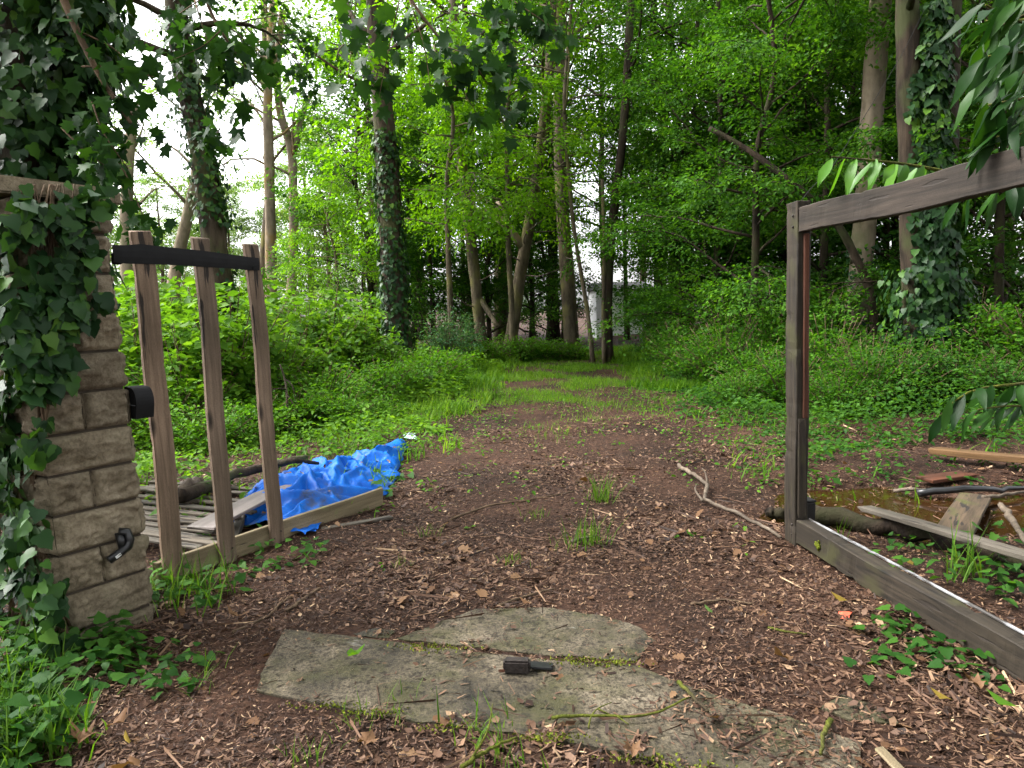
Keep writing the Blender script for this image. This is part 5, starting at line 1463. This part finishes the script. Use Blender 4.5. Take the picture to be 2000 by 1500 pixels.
for i, (px, d, s_) in enumerate([(1760, 9.4, 0.75), (1870, 9.3, 0.7), (1960, 8.8, 0.6)]):
    put('dark', i, px, d, s_, spot('dark low bush', px, d, 'near row'), 'bushes at the ivy twin trunk', 'dark_bush')
put('holly', 0, 868, 17, 0.72, 'blue green shrub right of the ivy wrapped trunk', 'blue green shrubs', 'blue_shrub')
put('holly', 1, 900, 19, 0.68, 'blue green shrub behind the first, nearer the crooked trunk', 'blue green shrubs', 'blue_shrub')
put('holly', 2, 1282, 27, 1.1, 'dark evergreen bush overhanging the white outbuilding', 'blue green shrubs', 'evergreen_bush')

# dead branch slanting across the saplings
mb = MB(); q = resample([at(1385, 250, 13), at(1450, 285, 12.8), at(1520, 335, 12.5), at(1570, 375, 12.3), at(1640, 440, 12.2), at(1700, 560, 12.2), at(1720, 760, 12.4)], 30)
tube(mb, q, np.linspace(0.045, 0.075, 30), 8, 0.25, 3)
tag(obj('dead_branch', mb.mesh('dead_branch'), 'bark_dark'), 'dark dead branch slanting through the foliage left of the pale trunk', 'branch')

rgd = np.random.default_rng(91)
ds = thing('dead_sapling', 'pale broken dead sapling in the brambles right of the third gate board', 'sapling', tuple(at(562, 830, 8.6) * [1, 1, 0]))
dsb = at(562, 830, 8.6) * [1, 1, 0]
mb = MB(); q = resample(np.array([dsb, at(560, 760, 8.6), at(556, 735, 8.6), at(547, 712, 8.5)]) - dsb, 12); tube(mb, q, np.linspace(0.022, 0.008, 12), 6, 0.3); obj('stem', mb.mesh('stem'), 'stick_grey', ds)
for a_, b_, c_ in (((556, 740), (572, 750), (578, 790)), ((558, 760), (540, 758), (528, 764)), ((560, 770), (580, 800), (592, 830))):
    mb = MB(); tube(mb, resample(np.array([at(*a_, 8.6), at(*b_, 8.5), at(*c_, 8.5)]) - dsb, 8), np.linspace(0.012, 0.004, 8), 5, 0.3); obj('side_branch', mb.mesh('side_branch'), 'bark_dark', ds)

# ------------------------------------------------------------------ ivy on the pillar, ivy tree and overhanging leaves, laurel
rg = np.random.default_rng(31)
LIM = [(300, 250), (360, 232), (430, 225), (500, 195), (560, 175), (620, 160), (680, 140), (740, 115), (800, 92), (860, 78), (930, 60), (1000, 62), (1060, 78), (1120, 95), (1180, 110), (1260, 150)]
ivy = thing('pillar_ivy', 'dark green ivy hanging over the left side of the stone pillar', 'ivy', tuple(PB))
def pillar_hit(px, py, off):
    best_ = None
    for p0, nn_ in ((PB - e1 * off, e1), (PB - e2 * off, e2)):
        h_ = on_plane(px, py, p0 + np.array([0, 0, 0]), nn_)
        loc = h_ - PB; a = loc @ e1; b_ = loc @ e2
        if nn_ is e1 and -0.05 <= b_ <= 1.3: return h_, -e1
        if nn_ is e2 and a >= -0.05: best_ = (h_, -e2)
    return best_ if best_ else (h_, -e2)
pts, nrm_ = [], []
while len(pts) < 1750:
    py = rg.uniform(300, 1265); px = rg.uniform(-60, 255)
    lim = np.interp(py, [q[0] for q in LIM], [q[1] for q in LIM])
    edge = lim + 22 * math.sin(py * 0.045) + rg.normal(0, 12)
    if px > edge: continue
    if px > edge - 60 and rg.random() > 0.7: continue
    if py < 350: continue
    if py < 372 and rg.random() > 0.4: continue
    if mnoise.noise(Vector((px * 0.014, py * 0.011, 3.3))) + 0.25 * mnoise.noise(Vector((px * 0.05, py * 0.05, 1))) < (-0.02 if py < 760 else -0.2) and rg.random() < 0.93: continue
    h_, n_ = pillar_hit(px, py, LEAN * 0 + rg.uniform(0.02, 0.13))
    lean_fix = np.array([0.0, 0, 0])
    pts.append(h_ - PB + lean_fix); nrm_.append(n_)
pts = np.array(pts); nrm_ = np.array(nrm_); n = len(pts)
D = rg.normal(0, 0.55, (n, 3)) + [0.05, 0, -1] + nrm_ * 0.25
Nn = nrm_ + rg.normal(0, 0.35, (n, 3)) + [0, 0, 0.35]
s = rg.uniform(0.035, 0.10, n)
front = np.argsort(-s)[:300]; rest = np.setdiff1d(np.arange(n), front)
obj('small_leaves', leaves('small_leaves', pts[rest], D[rest], Nn[rest], s[rest], 'ivy', rg.uniform(0.9, 1.3, len(rest))), 'leaf_ivy', ivy, kind='stuff')
leaf_objects(ivy, 'leaf', 'leaf_ivy_single', pts[front], D[front], Nn[front], s[front], 'ivy')
mb = MB()
for k in range(26):
    x0 = rg.uniform(0, 200); q = []
    for py in np.linspace(1240, 360, 14):
        x0 += rg.normal(0, 12); x0 = min(x0, np.interp(py, [q_[0] for q_ in LIM], [q_[1] for q_ in LIM]) + 5)
        h_, _n = pillar_hit(x0, py, 0.02); q.append(h_ - PB)
    tube(mb, q, np.linspace(0.007, 0.003, len(q)), 5)
obj('stems', mb.mesh('stems'), 'twig', ivy, kind='stuff')
# --- ivy-clad tree behind the pillar
b, pth = ppath([(70, 760), (72, 600), (66, 420), (58, 250), (60, 100), (70, -60), (80, -300)], 5.4)
th = thing('ivy_clad_tree', 'tree smothered in dark ivy rising behind the stone pillar', 'tree', tuple(b))
m2 = MB(); tr = resample(np.array(pth) - b, 30); tube(m2, tr, np.linspace(0.24, 0.15, 30), 12, 0.2, 2)
tk = obj('trunk', m2.mesh('trunk'), 'bark_dark', th)
m2 = MB(); lm = resample(np.array([at(66, 300, 5.4), at(120, 190, 5.3), at(150, 80, 5.2), at(165, -60, 5.1)]) - b, 14); tube(m2, lm, np.linspace(0.11, 0.06, 14), 9, 0.2, 2)
obj('limb', m2.mesh('limb'), 'bark_dark', th)
ivy_coat(th, (tr, np.linspace(0.26, 0.2, 30)), 5200, 1.4, 5.4, 0.105, 61, 0.40)
ivy_coat(th, (lm, np.full(14, 0.10)), 1300, float(lm[0, 2]), float(lm[-1, 2]), 0.10, 62, 0.22)

# --- maple boughs hanging into the picture from above
def bough(label, limb_px, d, twigs_px, nleaf, size, seed, mat='leaf_maple_single', tpl='maple', spread=0.10, name='maple_bough', bark='twig', r0=0.02):
    rg = np.random.default_rng(seed)
    q0 = [at(a, b_, d + (r_[0] if r_ else 0)) for a, b_, *r_ in limb_px]
    base = q0[0].copy()
    th = thing(name, label, 'bough', tuple(base))
    mb = MB(); Q = resample(np.array(q0) - base, 16); tube(mb, Q, np.linspace(r0, r0 * 0.4, 16), 6, 0.2)
    lb = obj('limb', mb.mesh('limb'), bark, th)
    mb = MB(); O = []; T = []
    lines = [Q]
    for tw in twigs_px:
        q = resample(np.array([at(a, b_, d + (r_[0] if r_ else rg.normal(0, 0.08))) for a, b_, *r_ in tw]) - base, 10)
        tube(mb, q, np.linspace(0.007, 0.003, 10), 5); lines.append(q)
    if twigs_px:
        obj('twigs', mb.mesh('twigs'), bark, lb, kind='stuff')
    P, D, Nn, S_ = [], [], [], []
    for i in range(nleaf):
        q = lines[rg.integers(1, len(lines))] if len(lines) > 1 else Q
        k = min(len(q) - 1, int(len(q) * rg.uniform(0.15, 1.0)))
        p = q[k] + rg.normal(0, spread, 3)
        P.append(p); D.append(rg.normal(0, 0.5, 3) + [0, 0, -0.9]); Nn.append(rg.normal(0, 0.6, 3) + [0, -0.5, 0.6]); S_.append(size * rg.uniform(0.65, 1.2))
    leaf_objects(th, 'leaf', mat, np.array(P), np.array(D), np.array(Nn), np.array(S_), tpl)
    return th
bough('dark maple bough above the stone pillar', [(100, -60), (150, 60), (200, 160), (255, 240)], 4.9, [[(150, 60), (220, 90), (280, 150)], [(200, 160), (240, 200), (285, 260)], [(180, 200), (200, 260), (250, 330)], [(190, 280), (240, 320), (270, 400), (300, 470)], [(160, 130), (230, 130), (300, 150)], [(120, 250), (170, 300), (215, 330)]], 170, 0.115, 71, r0=0.03)
bough('dark maple bough hanging at the top left over the leaning trunk', [(420, -80), (400, 0), (430, 60), (480, 130)], 6.5, [[(420, -20), (360, 20), (300, 60)], [(430, 60), (400, 90), (330, 120)], [(430, 40), (470, 70), (520, 120)], [(450, 90), (460, 130), (455, 190)], [(380, 0), (420, 130), (430, 250)], [(430, 250), (420, 270), (445, 290)]], 130, 0.15, 72)
bough('dark maple bough hanging at the top centre before the ivy trunk', [(760, -120), (800, 0), (870, 90), (930, 160)], 6.8, [[(780, 0), (760, 90), (740, 190)], [(800, 0), (830, 90), (840, 170)], [(870, 90), (920, 110), (1000, 130)], [(870, 90), (900, 170), (930, 220)], [(930, 130), (970, 190), (985, 250)], [(700, -40), (690, 60), (680, 150)], [(900, 20), (960, 40), (1030, 60)], [(1000, 0), (1060, 40), (1100, 70)]], 190, 0.165, 73)
bough('long thin arching branch from the ivy trunk across the clearing', [(745, 175, 1.2), (690, 155), (640, 125), (600, 95), (565, 60), (545, 30)], 14.5, [[(600, 95), (580, 90), (560, 50)], [(640, 125), (620, 90), (610, 60)]], 34, 0.13, 74, r0=0.04, mat='leaf_maple_single', spread=0.2)
# --- laurel reaching in from the right
lau = thing('cherry_laurel', 'glossy cherry laurel reaching in behind the right gate frame', 'shrub', (3.75, 4.4, 0.0))
LB = np.array([3.75, 4.4, 0.0])
mb = MB()
tube(mb, resample([(0, 0, -0.05), (0.1, 0.1, 1.2), (0.0, 0.05, 2.6), (-0.1, 0, 3.6)], 14), np.linspace(0.06, 0.02, 14), 8, 0.2)
obj('stem', mb.mesh('stem'), 'bark_dark', lau)
rg = np.random.default_rng(33)
P, D, Nn, S_ = [], [], [], []
def laurel_branch(px, nl, size, side_d, seed, jit=0.25, updown=(-0.9, -0.2)):
    pts = [at(a, b_, d) for a, b_, d in px]
    q = resample([np.array([0.0, 0, max(0.4, pts[0][2] - 0.3)])] + [p - LB for p in pts], 14)
    m_ = MB(); tube(m_, q, np.linspace(0.018, 0.004, 14), 6); obj('branch', m_.mesh('branch'), 'twig_moss', lau)
    q = resample([p - LB for p in pts], 20)
    for i in range(nl):
        u = i / max(1, nl - 1); k = min(19, int(u * 19))
        d_ = unit(q[min(k + 1, 19)] - q[max(k - 1, 0)])
        sd_ = 1 if i % 2 else -1
        P.append(q[k]); s_ = np.array(side_d) * 0.5 + np.array([0, 0.5 * sd_, rg.uniform(*updown)]) + d_ * 0.7 + rg.normal(0, jit, 3)
        D.append(s_); Nn.append(np.array([0, -0.3, 1.0]) + rg.normal(0, 0.35, 3)); S_.append(size * rg.uniform(0.8, 1.15))
laurel_branch([(1850, 335, 4.5), (1760, 318, 4.2), (1690, 312, 4.0), (1625, 306, 3.9)], 15, 0.20, (-0.35, 0, -0.6), 1, 0.12, (-0.9, -0.5))
leaf_objects(lau, 'leaf', 'leaf_laurel_young', np.array(P), np.array(D), np.array(Nn), np.array(S_), 'laurel'); P, D, Nn, S_ = [], [], [], []
laurel_branch([(2040, 60, 3.4), (1990, 40, 3.2), (1940, 30, 3.1), (1925, 10, 3.1)], 14, 0.20, (-0.4, 0, -0.5), 2)
laurel_branch([(2060, 140, 3.3), (2000, 130, 3.1), (1940, 150, 3.0), (1930, 160, 3.0)], 14, 0.20, (-0.5, 0, -0.4), 3)
laurel_branch([(2060, 230, 3.3), (2010, 215, 3.2), (1950, 225, 3.1), (1935, 235, 3.1)], 12, 0.19, (-0.5, 0, -0.3), 4)
laurel_branch([(2060, 340, 3.9), (2000, 355, 3.8), (1960, 365, 3.7), (1920, 372, 3.7), (1870, 390, 3.8)], 14, 0.19, (-0.3, 0, -0.8), 5)
laurel_branch([(2060, 740, 4.3), (1980, 752, 4.2), (1920, 755, 4.1), (1860, 770, 4.1), (1840, 810, 4.1)], 18, 0.21, (-0.2, 0, -0.6), 6)
laurel_branch([(2060, 800, 4.2), (1980, 790, 4.1), (1910, 800, 4.0)], 10, 0.20, (-0.2, 0, -0.6), 7)
laurel_branch([(2020, 30, 4.2), (1960, 50, 4.0), (1930, 70, 3.9), (1915, 90, 3.9)], 12, 0.17, (-0.3, 0, -0.5), 8)
laurel_branch([(2060, -40, 3.6), (1980, -30, 3.5), (1940, -20, 3.4)], 10, 0.2, (-0.3, 0, -0.5), 9)
laurel_branch([(2080, 260, 2.9), (2010, 250, 2.8), (1960, 240, 2.8), (1930, 270, 2.9)], 16, 0.17, (-0.4, 0, -0.6), 13)
laurel_branch([(2080, 130, 3.5), (2000, 120, 3.4), (1960, 100, 3.4), (1925, 130, 3.5)], 18, 0.17, (-0.4, 0, -0.6), 14)
laurel_branch([(2080, 60, 3.6), (2000, 50, 3.5), (1960, 60, 3.5), (1925, 40, 3.6)], 18, 0.17, (-0.4, 0, -0.6), 15)
laurel_branch([(2080, 100, 2.9), (2000, 80, 2.8), (1950, 95, 2.8), (1930, 110, 2.8)], 16, 0.18, (-0.4, 0, -0.6), 10)
laurel_branch([(2080, 190, 2.9), (2010, 175, 2.8), (1960, 185, 2.8), (1930, 205, 2.9)], 16, 0.18, (-0.4, 0, -0.6), 11)
laurel_branch([(2080, 20, 2.9), (2010, 0, 2.8), (1960, 5, 2.8), (1935, 60, 2.9)], 16, 0.18, (-0.4, 0, -0.6), 12)
leaf_objects(lau, 'leaf', 'leaf_laurel', np.array(P), np.array(D), np.array(Nn), np.array(S_), 'laurel')
print('tree leaves', NL[0], 'tris', sum(len(m_.polygons) for m_ in bpy.data.meshes))
